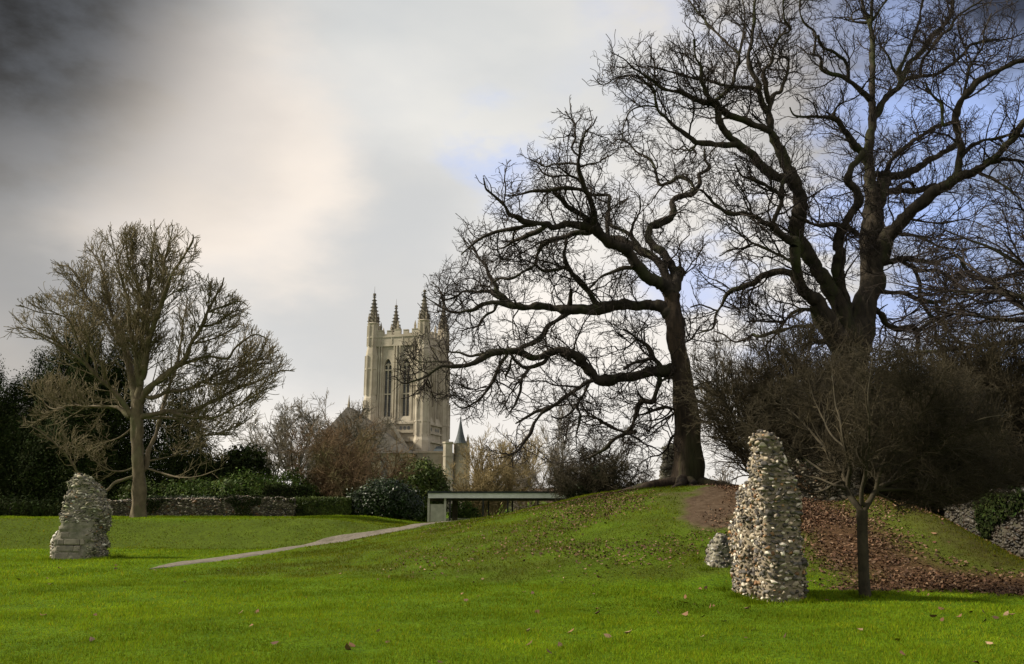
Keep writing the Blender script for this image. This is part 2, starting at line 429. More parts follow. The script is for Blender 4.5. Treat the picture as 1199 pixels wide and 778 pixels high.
def gnarl(path, rad, amt, sc=1.1):
    n = np.stack([fbm(path + o, sc, 2) for o in (0, 31.7, 67.1)], -1)
    fade = np.minimum(1, np.arange(len(path)) / 3.0)[:, None]
    n2 = np.stack([fbm(path + o, sc * 3.6, 1) for o in (11, 41.7, 77.1)], -1)
    return path + (n + .42 * n2) * (amt * np.minimum(1.0, .35 + rad * 6))[:, None] * fade

def traced_tree(name, label, cat, base, Y0, trunk, limbs, env, depth, mat, twigmat, levels, ground=True, trunk_mat=None, seed=1, gn=.07, group=None, flare=True, bark_bump=True, rtip=.009, dslope=.55, wk=1.0, ymin=None, roots=0, thin=1e9):
    """bare tree whose limbs follow lines measured on the photograph; each limb leans its own way in depth"""
    rs = np.random.default_rng(seed)
    root = empty(name, base); tag(root, label, cat, group)
    org = np.array(base)
    nodes = []          # (px,py,Y,primary)
    tr = []
    for (x, y, w) in trunk: tr.append(list(P(x, y, Y0)) + [w / 2 * mpp(Y0)])
    tr = catmull(tr, 8); tp, trd = tr[:, :3], tr[:, 3]
    tpx = proj(tp)
    for k in range(len(tp)): nodes.append((tpx[0][k], tpx[1][k], Y0, -1))
    prim = []; allp = [(tp, trd)]
    for lb in limbs:
        a = np.array(lb, float); a[:, 2] *= wk
        nd = np.array([(q[0], q[1]) for q in nodes]); j = int(np.argmin(np.hypot(nd[:, 0] - a[0, 0], nd[:, 1] - a[0, 1])))
        Ys, pr = nodes[j][2], nodes[j][3]
        dj = math.hypot(nd[j, 0] - a[0, 0], nd[j, 1] - a[0, 1])
        if 2.5 < dj < 30: a = np.vstack([[nd[j, 0], nd[j, 1], a[0, 2]], a])
        if pr == -1: pr = len(prim); prim.append([])
        s = np.concatenate([[0], np.cumsum(np.hypot(np.diff(a[:, 0]), np.diff(a[:, 1])))])
        Ltot = s[-1] * mpp(Y0); sl = rs.uniform(-1, 1); sl = np.sign(sl) * (.25 + .75 * abs(sl)) * dslope
        Yp = np.clip(Ys + sl * Ltot * (s / s[-1]) ** 1.15, Y0 - depth, Y0 + depth)
        if ymin is not None: Yp = np.maximum(Yp, ymin(a[:, 0]))
        pts = np.array([list(P(a[k, 0], a[k, 1], Yp[k])) + [a[k, 2] / 2 * mpp(Yp[k])] for k in range(len(a))])
        c = catmull(pts, 7); cp, cr = c[:, :3], np.maximum(c[:, 3], rtip)
        cp = gnarl(cp, cr, gn)
        pj = proj(cp)
        for k in range(0, len(cp), 2): nodes.append((pj[0][k], pj[1][k], cp[k, 1], pr))
        prim[pr].append((cp, cr)); allp.append((cp, cr))
    # trunk with a flared, buttressed foot
    V, Q = tube_arrays(tp[None], trd[None], 28)
    V = V.reshape(len(tp), 28, 3); cen = tp[:, None, :]
    rel = V - cen; ang = np.arctan2(rel[..., 1], rel[..., 0]); h = (tp[:, 2] - tp[:, 2].min())[:, None]
    if flare:
        fl = np.exp(-h / (trd.max() * .9)); lob = .5 + .5 * np.cos(ang * 5 + 1.3 + .6 * h) + .35 * np.cos(ang * 8 + 2)
        rel = rel * (1 + .38 * fl * lob + .07 * np.cos(ang * 4 + .8 * h) )[..., None]
    V = (cen + rel).reshape(-1, 3)
    rn = V - np.repeat(tp, 28, axis=0); rn /= np.linalg.norm(rn, axis=1, keepdims=True) + 1e-9
    V = V + rn * (fbm(V * np.array([1, 1, .45]), 3.0, 3) * trd.mean() * .20)[:, None]
    np_mesh('trunk', V, Q, trunk_mat or mat, root, origin=org)
    for k in range(roots):
        az = 6.283 * k / roots + rs.uniform(-.25, .25); L_ = rs.uniform(1.5, 2.7); rp = []; dd = np.array([math.cos(az), math.sin(az)])
        for i in range(7):
            f_ = i / 6; q = np.array([tp[0, 0], Y0]) + dd * (.25 + L_ * f_) + np.array([-dd[1], dd[0]]) * .28 * math.sin(f_ * 4 + k) * f_
            rp.append([q[0], q[1], gz(*q) + .10 * (1 - f_) ** 2 + .05 - .12 * f_ ** 3, .21 * (1 - f_) ** .8 + .04])
        rp = catmull(rp, 4); v, q = tube_arrays(rp[None, :, :3], rp[None, :, 3], 9); ax = np.repeat(rp[:, :3], 9, axis=0); v = ax + (v - ax) * (1 + .3 * fbm(v, 3, 2))[:, None]
        np_mesh('root', v, q, trunk_mat or mat, root, origin=org)
    for lbs in prim:
        tb = Tubes()
        for cp, cr in lbs:
            k = 12 if cr.max() > .12 else 8 if cr.max() > .06 else 6
            v, q = tube_arrays(cp[None], cr[None], k)
            axis = np.repeat(cp, k, axis=0); rn = v - axis
            big = np.repeat(np.clip((cr - .12) / .2, 0, 1), k)
            v = axis + rn * np.maximum(.6, 1 + (.26 - .08 * big) * fbm(v * (1 - .45 * big[:, None]), 2.0, 3) + (.20 - .15 * big) * fbm(axis, 3.1, 1))[:, None]
            tb.V.append(v); tb.Q.append(q + tb.n); tb.n += len(v)
        tb.build('limb', mat, root, org)
    def ok(p):
        x, y = proj(p); k = rs.triangular(.88, 1.0, 1.07, size=(len(p), 1)) if p.ndim == 3 else 1.0
        g = inside(ec[0] + (x - ec[0]) / k, ec[1] + (y - ec[1]) / k, env) & (np.abs(p[..., 1] - Y0) < depth)
        if ymin is not None: g &= p[..., 1] > ymin(x)
        return g & (p[..., 2] > org[2] + .4)
    ec = np.mean(np.array(env), axis=0)
    tw = Tubes()
    cur_p, cur_r = [], []
    low_p, low_r = [], []
    for (cp, cr), lb in zip(allp[1:], limbs):
        n = 24; a, b = resample(cp, cr, n)
        (low_p if lb[0][1] > thin else cur_p).append(a); (low_r if lb[0][1] > thin else cur_r).append(b)
    # trunk shoots
    cp, cr = np.array(cur_p), np.array(cur_r)
    pools = [(cp, cr)]
    for lv in levels:
        src = pools[-1] if lv.get('src') is None else tuple(np.concatenate([resmp(pools[i][j], 24) if j == 0 else resr(pools[i][1], 24) for i in lv['src']]) for j in (0, 1))
        p, r = sprout(src[0], src[1], lv['dens'], lv['L'], lv['ang'], lv['N'], lv['kink'], lv['trop'], lv.get('rk', .02), lv['rmin'], ok, lv.get('tmin', .15), 1.0, lv.get('droop', 0), tipw=lv.get('tipw', .5))
        tw.add(p, r, lv.get('k', 3)); pools.append((p, r))
    if low_p:                        # sparse shoots on the lowest limbs
        p, r = np.array(low_p), np.array(low_r)
        for d_, L_, n_ in ((5.5, 1.4, 8), (5.5, .7, 5), (5, .38, 4)):
            p, r = sprout(p, r, d_, L_, (25, 60), n_, .16, .10, .014, .010, ok, .15); tw.add(p, r, 3)
    tw.build('crown', twigmat, root, org)
    return root
def resmp(p, n):
    M, K, _ = p.shape; f = np.linspace(0, K - 1, n); j = np.minimum(f.astype(int), K - 2); w = (f - j)[None, :, None]
    return p[:, j] * (1 - w) + p[:, j + 1] * w
def resr(r, n):
    M, K = r.shape; f = np.linspace(0, K - 1, n); j = np.minimum(f.astype(int), K - 2); w = (f - j)[None, :]
    return r[:, j] * (1 - w) + r[:, j + 1] * w

# ------------------------------------------------------------------ materials
M_OAK = mat2('oak_bark', (.013, .010, .008), (.036, .028, .020), 5, .95, c3=(.030, .034, .013), scale3=1.2, bump=.03, bscale=14, stretch=(1, 1, .3))
M_OAK2 = mat2('mossy_oak_bark', (.016, .013, .009), (.042, .033, .022), 5, .95, c3=(.038, .046, .014), scale3=1.0, bump=.04, bscale=12, stretch=(1, 1, .35))
M_OAKB = mat2('oak_trunk_bark', (.017, .012, .008), (.050, .035, .023), 5, .95, c3=(.045, .048, .018), scale3=1.0, bump=.05, bscale=9, stretch=(1, 1, .22))
M_OAKT = mat2('oak_twig', (.015, .011, .009), (.034, .025, .019), 3, .9)
M_PALE = mat2('pale_bark', (.085, .066, .040), (.150, .118, .072), 5, .9, c3=(.10, .10, .045), scale3=1.5, bump=.012, bscale=25, stretch=(1, 1, .5))
M_PALET = mat2('olive_twig', (.10, .080, .040), (.165, .135, .072), 3, .9)
M_HAWB = mat2('thorn_bark', (.022, .018, .010), (.046, .037, .021), 6, .9, bump=.008, bscale=30)
M_HAWT = mat2('thorn_twig', (.020, .016, .008), (.046, .036, .018), 2, .9)
M_RUST = mat2('rusty_twig', (.082, .050, .025), (.14, .092, .045), 1.2, .9, c3=(.10, .095, .035), scale3=.5)
M_GREYT = mat2('grey_twig', (.10, .086, .068), (.16, .138, .105), 2, .9)
M_STRAW = mat2('straw_twig', (.17, .13, .058), (.27, .21, .10), 2, .9)
M_YEW = mat2('yew_foliage', (.013, .021, .006), (.032, .045, .011), 1.5, .9, attr='tone', trans=.1, spec=.08)
M_HOLLY = mat2('holly_foliage', (.034, .054, .009), (.078, .105, .020), 1.5, .6, attr='tone', trans=.15, spec=.2)
M_LAUREL = mat2('laurel_foliage', (.036, .066, .010), (.080, .120, .020), 1.2, .6, attr='tone', trans=.2, spec=.12)
M_GLOSS = mat2('glossy_foliage', (.009, .020, .005), (.024, .044, .010), 1.5, .38, attr='tone', trans=.05, spec=.3)
M_IVY = mat2('ivy_foliage', (.014, .026, .007), (.036, .054, .016), 1.5, .5, attr='tone', trans=.1)
M_CORE = mat2('dark_wood', (.010, .009, .006), (.022, .018, .012), 2, .95)  # near-black wood of inner stems and hedge cores

# ------------------------------------------------------------------ the two oaks
OAK1_TRUNK = [(803, 600, 40), (802, 578, 40), (806, 550, 34), (806, 521, 28), (802, 470, 27), (797, 430, 23), (793, 400, 21), (787, 363, 20), (785, 345, 18)]
OAK1 = [
 [(786,345,18),(791,326,13),(777,299,10),(764,288,9),(760,268,9),(773,263,10),(788,251,9),(788,238,8),(800,231,7.5),(812,224,7),(820,213,6),(818,204,5),(831,197,3.5),(824,185,3),(824,176,2)],
 [(790,330,14),(795,318,12),(793,312,6)],
 [(812,222,5),(808,214,4.5),(801,209,4.5),(792,209,4.5),(783,215,5),(773,216,4),(767,200,3.5),(761,186,3),(742,174,2.2),(728,163,1.8),(714,172,1)],
 [(784,345,18),(775,332,16),(759,326,14),(746,313,14),(740,305,14),(732,293,13),(717,285,12),(703,276,12),(695,263,10),(692,248,8.5),(690,236,7.5),(685,221,7),(680,203,6),(678,192,5),(680,172,4.5),(682,163,3)],
 [(679,183,4),(670,174,3),(674,161,2.6),(674,147,2.4),(670,140,2),(662,130,1.4)],
 [(682,165,3),(688,155,2.5),(695,148,2),(700,138,1.2)],
 [(786,338,12),(775,315,10),(763,300,10),(748,291,9),(732,283,9),(716,279,8)],
 [(705,277,10),(686,266,9),(666,265,8.5),(649,268,8),(640,263,7.5),(628,262,7),(616,259,6.5),(605,252,5.5),(598,250,5),(591,241,4),(583,235,3.5),(574,228,3),(568,221,2),(566,208,1.4)],
 [(640,266,6),(624,274,6),(608,279,4.5),(592,289,2.5),(580,294,1.5)],
 [(628,263,6),(606,266,5),(588,270,4.5),(569,276,4),(552,287,2.5),(540,300,1.5)],
 [(690,273,8),(672,276,7),(661,279,6),(646,281,6),(636,288,5.5),(631,297,5),(627,309,5),(614,318,4),(600,326,4),(588,325,3),(580,328,2.5),(572,338,1.5)],
 [(686,224,5),(672,221,5),(651,220,5),(640,221,4.5),(631,222,4),(616,225,3),(602,229,2),(590,228,1.4)],
 [(693,264,8),(682,254,7),(666,246,6),(655,233,5.5),(650,222,5)],
 [(684,215,5),(676,208,3.5),(664,204,3),(650,206,2.6),(638,203,2.2),(630,195,1.6)],
 [(679,193,4),(668,191,3),(650,192,2.6),(640,195,2),(628,190,1.4)],
 [(678,195,4),(690,192,3),(702,190,2),(712,183,1.4)],
 [(713,276,6),(714,254,6),(713,240,4.5),(713,229,4),(697,228,3.5),(686,230,3)],
 [(748,290,7),(742,281,6),(730,272,5.5),(722,266,5),(712,262,4)],
 [(742,281,4),(740,268,3),(746,254,2.5),(750,243,2),(748,228,1.4)],
 [(787,368,18),(775,358,15),(759,357,13),(746,357,12),(728,358,13.5),(713,360,14),(693,362,13),(672,363,12),(655,362,10),(640,360,9),(624,360,8),(604,358,7.5),(586,355,7),(575,355,5),(560,359,4.5),(549,363,4),(530,366,3),(519,361,2.5),(505,352,1.6),(494,345,1)],
 [(600,357,6),(590,350,6),(583,343,5.5),(582,335,5),(575,322,4.5),(570,312,4),(560,301,3),(553,289,2.5),(546,280,1.5)],
 [(586,350,5),(578,344,5),(572,341,4),(560,341,3.5),(545,340,3),(538,345,3),(530,350,2.6),(520,351,2.2),(514,338,1.6),(505,330,1)],
 [(583,355,4),(578,365,3.5),(570,369,3),(564,375,3),(560,381,2.5),(548,384,1.6),(538,388,1)],
 [(668,360,6),(668,346,5),(667,338,2)],
 [(700,356,7),(692,345,7),(685,337,6.5),(677,329,6),(670,322,5.5),(664,312,5),(660,300,4),(663,288,3.5),(664,278,3)],
 [(670,322,5),(662,313,4.5),(650,316,4),(636,317,3.5),(628,310,3)],
 [(740,313,5),(730,313,4.5),(718,317,4),(707,324,4),(697,333,3),(690,340,2)],
 [(668,365,8),(654,373,6.5),(642,379,6),(637,391,6),(629,399,6),(614,404,5.5),(602,409,5.5),(590,412,5)],
 [(797,430,18),(782,432,14),(762,435,12),(741,440,11),(718,443,12),(700,447,12),(690,438,12.5),(683,428,13),(672,416,12),(657,409,10),(645,411,9),(632,417,8.5),(620,417,8),(607,413,8),(591,413,8),(571,418,7),(552,428,5.5),(532,430,4.5),(517,430,4),(503,440,3),(483,445,2.5),(472,447,1.8),(462,440,1)],
 [(645,413,6),(638,421,5),(625,428,5),(613,430,4.5),(604,422,4),(600,416,4)],
 [(593,416,4.5),(584,432,4.2),(577,447,4),(569,458,3.5),(559,470,3),(549,477,2.4),(540,478,1.6),(530,470,1)],
 [(571,417,4),(560,417,3.5),(549,418,3),(537,414,2.6),(526,412,2),(522,400,1.2)],
 [(532,429,3),(523,424,2.5),(510,424,2),(495,425,1.5),(482,420,1)],
 [(503,440,3),(500,448,2.2),(504,456,1.2)],
 [(620,429,4),(613,440,3.5),(610,456,3),(606,470,3),(600,481,2),(592,489,1.3)],
 [(600,418,3),(598,430,3),(593,440,2.5),(594,444,1.5)],
 [(697,446,6),(688,448,5.5),(676,456,5),(657,468,5),(642,478,5),(634,486,4.2),(628,494,4),(624,504,3.6),(616,517,3.2),(607,529,2.5),(592,535,1.6),(578,537,1)],
 [(642,478,4),(628,482,3.5),(615,490,2.5),(605,497,1.6)],
 [(689,449,4),(682,462,3.6),(677,473,3.2),(680,488,2.6),(674,508,2),(674,520,1.2)],
 [(677,473,3),(668,483,2.5),(655,490,2),(645,487,1.3)],
 [(764,432,6),(771,442,6.5),(771,455,6),(766,470,6),(754,468,6),(746,477,5.5),(742,490,5.5),(738,502,6.5),(730,510,6.5),(720,516,5),(706,527,3.8),(690,536,2.5),(676,542,1.2)],
 [(732,507,4),(716,500,3.5),(700,491,3),(688,488,2.2),(676,489,1.4),(662,490,1)],
 [(734,509,5),(744,505,4)],
 [(775,430,6),(764,415,6),(757,405,5),(747,398,4),(740,392,3),(730,385,2.2)],
 [(762,420,5),(752,424,4),(740,427,3.4),(730,432,3)],
 [(745,396,3),(738,403,2.4),(727,409,2),(720,405,1.4)],
 [(794,482,4),(782,478,3.5),(768,480,3),(755,485,2.5),(745,488,2)],
 [(797,508,3.5),(786,512,3),(780,525,2.4),(772,533,2),(760,537,1.5),(748,545,1)],
 [(793,485,3),(778,492,2.6),(765,500,2.2),(757,508,1.4)],
 [(790,440,4),(778,445,3),(772,450,2)],
 [(812,455,4),(822,455,3),(833,460,2.5),(845,464,1.8),(857,470,1.2)],
 [(813,468,4),(826,475,3),(838,479,2.4),(851,480,1.4)],
 [(815,487,3),(824,494,2.2),(834,495,1.4)],
 [(811,455,2.6),(822,448,2),(835,447,1.4)],
 [(795,405,3),(808,398,2.6),(815,390,2),(822,380,1.3)],
 [(796,325,3),(805,318,2),(815,310,1.4)],
]
ENV1 = [(455,448),(470,405),(482,345),(512,300),(522,270),(548,240),(560,205),(580,198),(612,172),(612,155),(640,140),(648,124),(675,118),(695,122),(700,145),(735,130),(770,150),(800,158),(838,170),(850,230),(835,290),(845,370),(855,480),(830,545),(790,545),(735,556),(670,552),(590,548),(530,495),(478,462)]
OAKLV = [
 dict(dens=.5, L=.5, ang=(40, 85), N=4, kink=.15, trop=.02, rmin=.016, rk=.07, k=6, tmin=.05),
 dict(src=[0], dens=3.4, L=2.1, ang=(35, 80), N=10, kink=.27, trop=.08, rmin=.012, rk=.017, k=5, tipw=.5, tmin=.10),
 dict(dens=5.2, L=1.05, ang=(30, 75), N=7, kink=.30, trop=.06, rmin=.0095, rk=.014, k=4, tmin=.15),
 dict(dens=8.5, L=.52, ang=(30, 70), N=5, kink=.34, trop=.05, rmin=.0068, rk=.014, k=3, tmin=.2),
]
Y1 = 31.0
b1 = P(803, 580, Y1)
traced_tree('oak_tree', 'gnarled bare oak on the grassy mound, boughs reaching left in front of the church tower', 'tree', (b1[0], Y1, gz(b1[0], Y1)),
            Y1, OAK1_TRUNK, OAK1, ENV1, 5.5, M_OAK, M_OAKT, OAKLV, trunk_mat=M_OAKB, gn=.09, seed=4, group='large bare oaks', roots=9)

OAK2_TRUNK = [(990, 610, 62), (990, 560, 52), (992, 500, 44), (994, 450, 42), (996, 420, 41), (996, 400, 42)]
OAK2 = [
 # outer left stem, then the main left stem
 [(988,405,28),(975,388,24),(962,370,24),(956,352,18),(942,342,14),(935,322,12),(932,305,12),(929,290,12)],
 [(994,400,26),(984,362,20),(971,334,19),(956,315,17),(944,296,17),(934,277,18),(936,255,18),(937,238,17),(933,220,16),(924,198,15),(912,171,13),(901,153,11),(900,140,9),(897,128,8),(888,111,7),(884,93,6),(879,78,6),(877,62,5),(880,41,5),(883,10,4),(884,-25,3.5),(878,-60,2.5)],
 [(899,132,6),(906,111,5),(914,107,5),(920,93,4),(923,76,3),(916,67,3),(908,74,2)],
 [(898,116,6),(894,93,6),(896,82,4.5),(905,72,4),(906,56,3.5),(916,43,3),(926,35,3),(918,22,2.5),(916,0,2),(920,-30,1.5)],
 [(888,108,6),(883,105,5),(871,104,4.5),(855,103,4),(834,97,4),(818,93,3.6),(793,86,3),(772,80,2.5),(758,76,1.8)],
 [(855,103,4),(846,113,3.6),(838,118,3.6)],
 [(901,153,10),(893,150,8),(871,140,8),(846,131,8),(830,123,7),(811,115,6),(797,107,5),(776,102,4),(764,93,3),(744,82,2.5),(731,70,1.8),(715,62,1.2)],
 [(924,208,13),(912,206,11),(895,194,10),(879,179,10),(862,167,9.5),(850,153,9),(843,140,8),(840,121,6.5),(832,115,5),(826,101,4.5),(820,88,4.5),(820,76,4),(814,66,3),(813,45,2)],
 [(838,118,5),(855,105,4),(859,97,4),(863,82,3.6),(865,64,3.4),(853,53,3.2),(842,41,3),(830,29,3),(822,18,2.5),(811,6,2),(800,-8,1.5)],
 [(865,64,3),(870,40,2.5),(872,18,2),(868,-10,1.5)],
 [(864,168,8),(855,169,7),(838,166,6.5),(817,166,6.5),(809,161,6),(797,152,4.5),(780,138,3.5),(772,131,3.5),(767,119,3),(766,103,3),(758,97,2.5),(745,89,2),(721,92,1.5),(706,99,1.2),(694,88,1)],
 [(768,125,2.6),(750,124,2.2),(737,132,1.8),(731,148,1.4),(729,165,1)],
 [(817,166,4),(808,176,3),(800,170,2),(790,180,1.4)],
 [(930,284,12),(924,282,10),(912,272,8.5),(901,264,7),(885,254,6.5),(870,249,6),(852,251,5),(842,245,4),(833,235,3.5),(821,222,3),(812,226,2)],
 [(911,270,6),(906,259,5),(914,241,5),(916,231,5),(903,220,4.5),(887,213,4),(868,206,3),(860,192,2)],
 [(916,232,5),(918,216,5),(924,205,5)],
 [(937,330,10),(932,326,9),(923,319,8),(907,319,8),(892,325,7.5),(882,332,7),(868,338,5.5),(854,345,4.5),(847,356,3.5),(839,369,3),(835,383,2.2),(821,389,1.6),(804,395,1)],
 [(841,364,2.6),(830,360,2),(820,358,2),(808,361,1.5)],
 [(927,307,4.5),(915,299,4),(899,292,3.5),(882,285,3),(868,276,2.5),(857,270,2),(849,262,1.3)],
 [(882,285,3),(870,290,2.4),(855,292,2),(842,300,1.4)],
 [(975,400,9),(956,399,7),(949,393,6),(951,382,5),(936,383,4.5),(919,386,4.5),(903,391,4),(888,396,4),(882,392,3.5),(872,398,3),(860,400,2.5),(847,391,2),(835,387,1.5)],
 [(958,366,6),(942,362,4.5),(927,368,4),(919,375,3.5),(913,385,3),(900,400,2.4),(890,412,2)],
 [(919,376,3),(905,377,2.6),(890,377,2),(874,377,1.5)],
 # curved middle stem
 [(990,365,16),(985,335,14),(981,305,14),(981,285,12),(986,270,11),(997,252,10),(1006,237,10),(1000,223,9.5),(993,212,9.5),(996,196,9),(1004,186,9),(1012,178,9)],
 [(1005,270,7),(982,263,6),(960,265,5),(940,258,4.5),(928,251,4)],
 # main right stem
 [(1002,405,34),(1008,380,32),(1016,352,27),(1021,321,27),(1020,290,26),(1021,268,25),(1022,250,22),(1021,232,18),(1019,210,13),(1019,192,11),(1018,171,11),(1022,150,10),(1022,130,9),(1021,110,7.5),(1021,75,6.5),(1020,45,6),(1017,25,5.5),(1012,12,4.5),(1009,-10,4),(1005,-45,3),(1008,-80,2)],
 [(1019,30,5),(1021,0,4),(1028,-35,3),(1025,-70,2)],
 [(1021,24,4),(1037,0,3),(1046,-25,2.4)],
 [(1017,26,4),(1000,25,3),(998,17,2.5),(1007,10,2)],
 [(1016,190,10),(1010,178,10),(1001,171,9),(993,159,8),(985,147,7),(974,138,5),(950,137,3.5),(930,135,2.5),(925,125,1.8)],
 [(974,138,4),(980,125,3),(987,119,2.6),(984,105,2)],
 [(1019,118,7),(1007,107,6.5),(995,96,6),(982,90,5.2),(962,82,4),(960,67,3.5),(952,60,3),(954,40,3),(942,30,2.5),(937,15,2),(936,-5,2),(930,-35,1.5)],
 [(993,95,5),(992,75,4),(980,65,4),(965,57,3.5),(956,41,3)],
 [(1023,140,8),(1032,125,7.5),(1045,107,7.5),(1055,95,8),(1062,77,6.5),(1075,65,6),(1085,50,6),(1100,35,6),(1110,25,5.5),(1113,12,5),(1114,-5,4.5),(1122,-40,3.5),(1120,-75,2.5)],
 [(1057,95,6),(1075,91,5.5),(1095,87,5),(1112,77,4.5),(1125,65,4.5),(1137,52,4),(1162,46,3.5),(1179,45,2.5),(1200,38,1.5)],
 [(1077,90,4.5),(1080,72,4),(1090,57,4),(1100,45,4),(1114,33,3.6),(1117,25,3.5),(1135,10,3),(1150,0,2),(1165,-20,1.5)],
 [(1053,95,5.5),(1053,85,5),(1060,67,4),(1070,40,3.5),(1078,15,3),(1080,-5,3),(1085,-40,2)],
 [(1052,90,4),(1045,78,3),(1040,65,2.5),(1035,57,2),(1040,40,1.5)],
 # right-hand stems
 [(1020,260,18),(1027,236,16),(1036,216,16),(1038,207,13),(1048,207,10),(1067,201,9),(1083,192,8),(1100,181,8),(1116,173,7.5),(1122,165,7)],
 [(1037,206,9),(1030,203,8),(1021,198,8)],
 [(1030,300,22),(1037,278,19),(1052,262,16),(1075,241,14.5),(1100,220,14),(1122,206,13),(1145,198,10),(1157,190,9),(1174,175,8),(1188,161,8),(1198,146,7),(1213,134,5),(1235,120,3.5),(1260,95,2)],
 [(1120,206,10),(1124,188,8.5),(1122,167,8.5),(1120,148,9),(1122,130,8.5),(1127,117,8),(1139,102,7),(1152,90,7),(1169,82,7),(1187,75,6.5),(1204,70,5.5),(1230,62,4),(1262,50,2)],
 [(1127,117,4),(1134,87,3),(1139,75,3),(1149,57,2.5),(1152,37,2),(1160,15,1.5)],
 [(1119,142,6),(1104,147,4.5),(1102,125,4),(1092,112,3),(1084,97,2.4)],
 [(1038,206,7),(1042,188,6),(1059,173,5.5),(1075,161,5.2),(1091,151,4.5),(1104,148,4)],
 [(1034,228,10),(1050,225,8.5),(1070,223,8),(1095,219,8)],
 [(1157,191,6),(1176,185,5),(1190,187,4),(1207,194,3),(1225,205,2)],
 [(1124,186,6.5),(1136,172,5.5),(1150,166,5),(1170,162,4.5),(1190,158,3.5),(1215,165,2)],
 [(1143,199,4),(1155,204,3.4),(1176,216,3),(1188,227,2.5),(1205,240,1.5)],
 [(1049,222,4),(1058,215,3),(1067,214,3),(1070,221,2)],
 # right low limbs
 [(1034,308,9),(1042,307,7.5),(1057,304,7),(1075,305,6),(1094,308,5),(1104,301,4.5),(1120,300,4.5),(1131,315,4),(1141,323,4),(1155,327,4),(1176,326,4),(1192,323,3),(1215,328,2)],
 [(1057,306,6),(1070,312,5.5),(1083,317,5),(1100,319,4.5),(1120,332,4),(1137,340,3.5),(1155,337,3),(1182,341,3),(1200,352,2)],
 [(1069,309,4.5),(1077,332,4.2),(1077,350,4),(1083,360,4),(1092,376,4)],
 [(1032,341,6),(1052,341,5.5),(1067,346,5),(1081,352,5),(1094,354,5),(1108,353,3.6),(1116,346,3),(1135,348,2.5),(1155,360,1.5)],
 [(1026,362,9),(1034,369,7),(1042,381,6.5),(1050,384,6.5),(1067,383,6),(1073,391,5.5),(1076,410,4.5),(1078,425,3)],
 [(1073,389,4.5),(1088,377,4),(1102,373,4),(1114,362,3.5),(1131,365,3),(1145,372,2)],
 [(1096,357,4),(1098,373,4)],
 [(1103,374,4),(1112,391,4),(1129,404,3.5),(1137,422,3)],
 [(1093,377,3.6),(1096,400,3.5),(1108,408,3.5),(1135,418,3),(1151,424,2)],
 [(1046,272,5),(1062,275,4),(1080,280,3),(1100,290,2.4),(1125,292,1.6)],
 [(1060,255,4),(1075,258,3),(1100,262,2.4),(1130,258,1.8),(1160,268,1.2)],
]
ENV2 = [(690,98),(700,58),(740,18),(765,-45),(860,-100),(1000,-130),(1130,-110),(1240,-60),(1300,60),(1290,220),(1240,330),(1190,400),(1140,432),(1060,432),(960,425),(870,420),(800,402),(792,350),(820,300),(800,260),(812,215),(770,175),(720,165)]
Y2 = 35.0
b2 = P(990, 600, Y2)
OAKLV2 = [
 dict(dens=.5, L=.55, ang=(40, 85), N=4, kink=.15, trop=.05, rmin=.018, rk=.07, k=6, tmin=.05),
 dict(src=[0], dens=3.2, L=2.4, ang=(30, 75), N=10, kink=.24, trop=.12, rmin=.012, rk=.017, k=5, tipw=.45, tmin=.08),
 dict(dens=4.6, L=1.2, ang=(25, 70), N=7, kink=.26, trop=.12, rmin=.010, rk=.014, k=4, tmin=.15),
 dict(dens=7.0, L=.56, ang=(25, 65), N=5, kink=.28, trop=.10, rmin=.0074, rk=.014, k=3, tmin=.2),
]
traced_tree('oak_tree', 'huge many-stemmed bare oak with a mossy trunk, rising behind the small thorn tree', 'tree', (b2[0], Y2, gz(b2[0], Y2)),
            Y2, OAK2_TRUNK, OAK2, ENV2, 6.5, M_OAK2, M_OAKT, OAKLV2, gn=.09, seed=11, group='large bare oaks', dslope=.5)

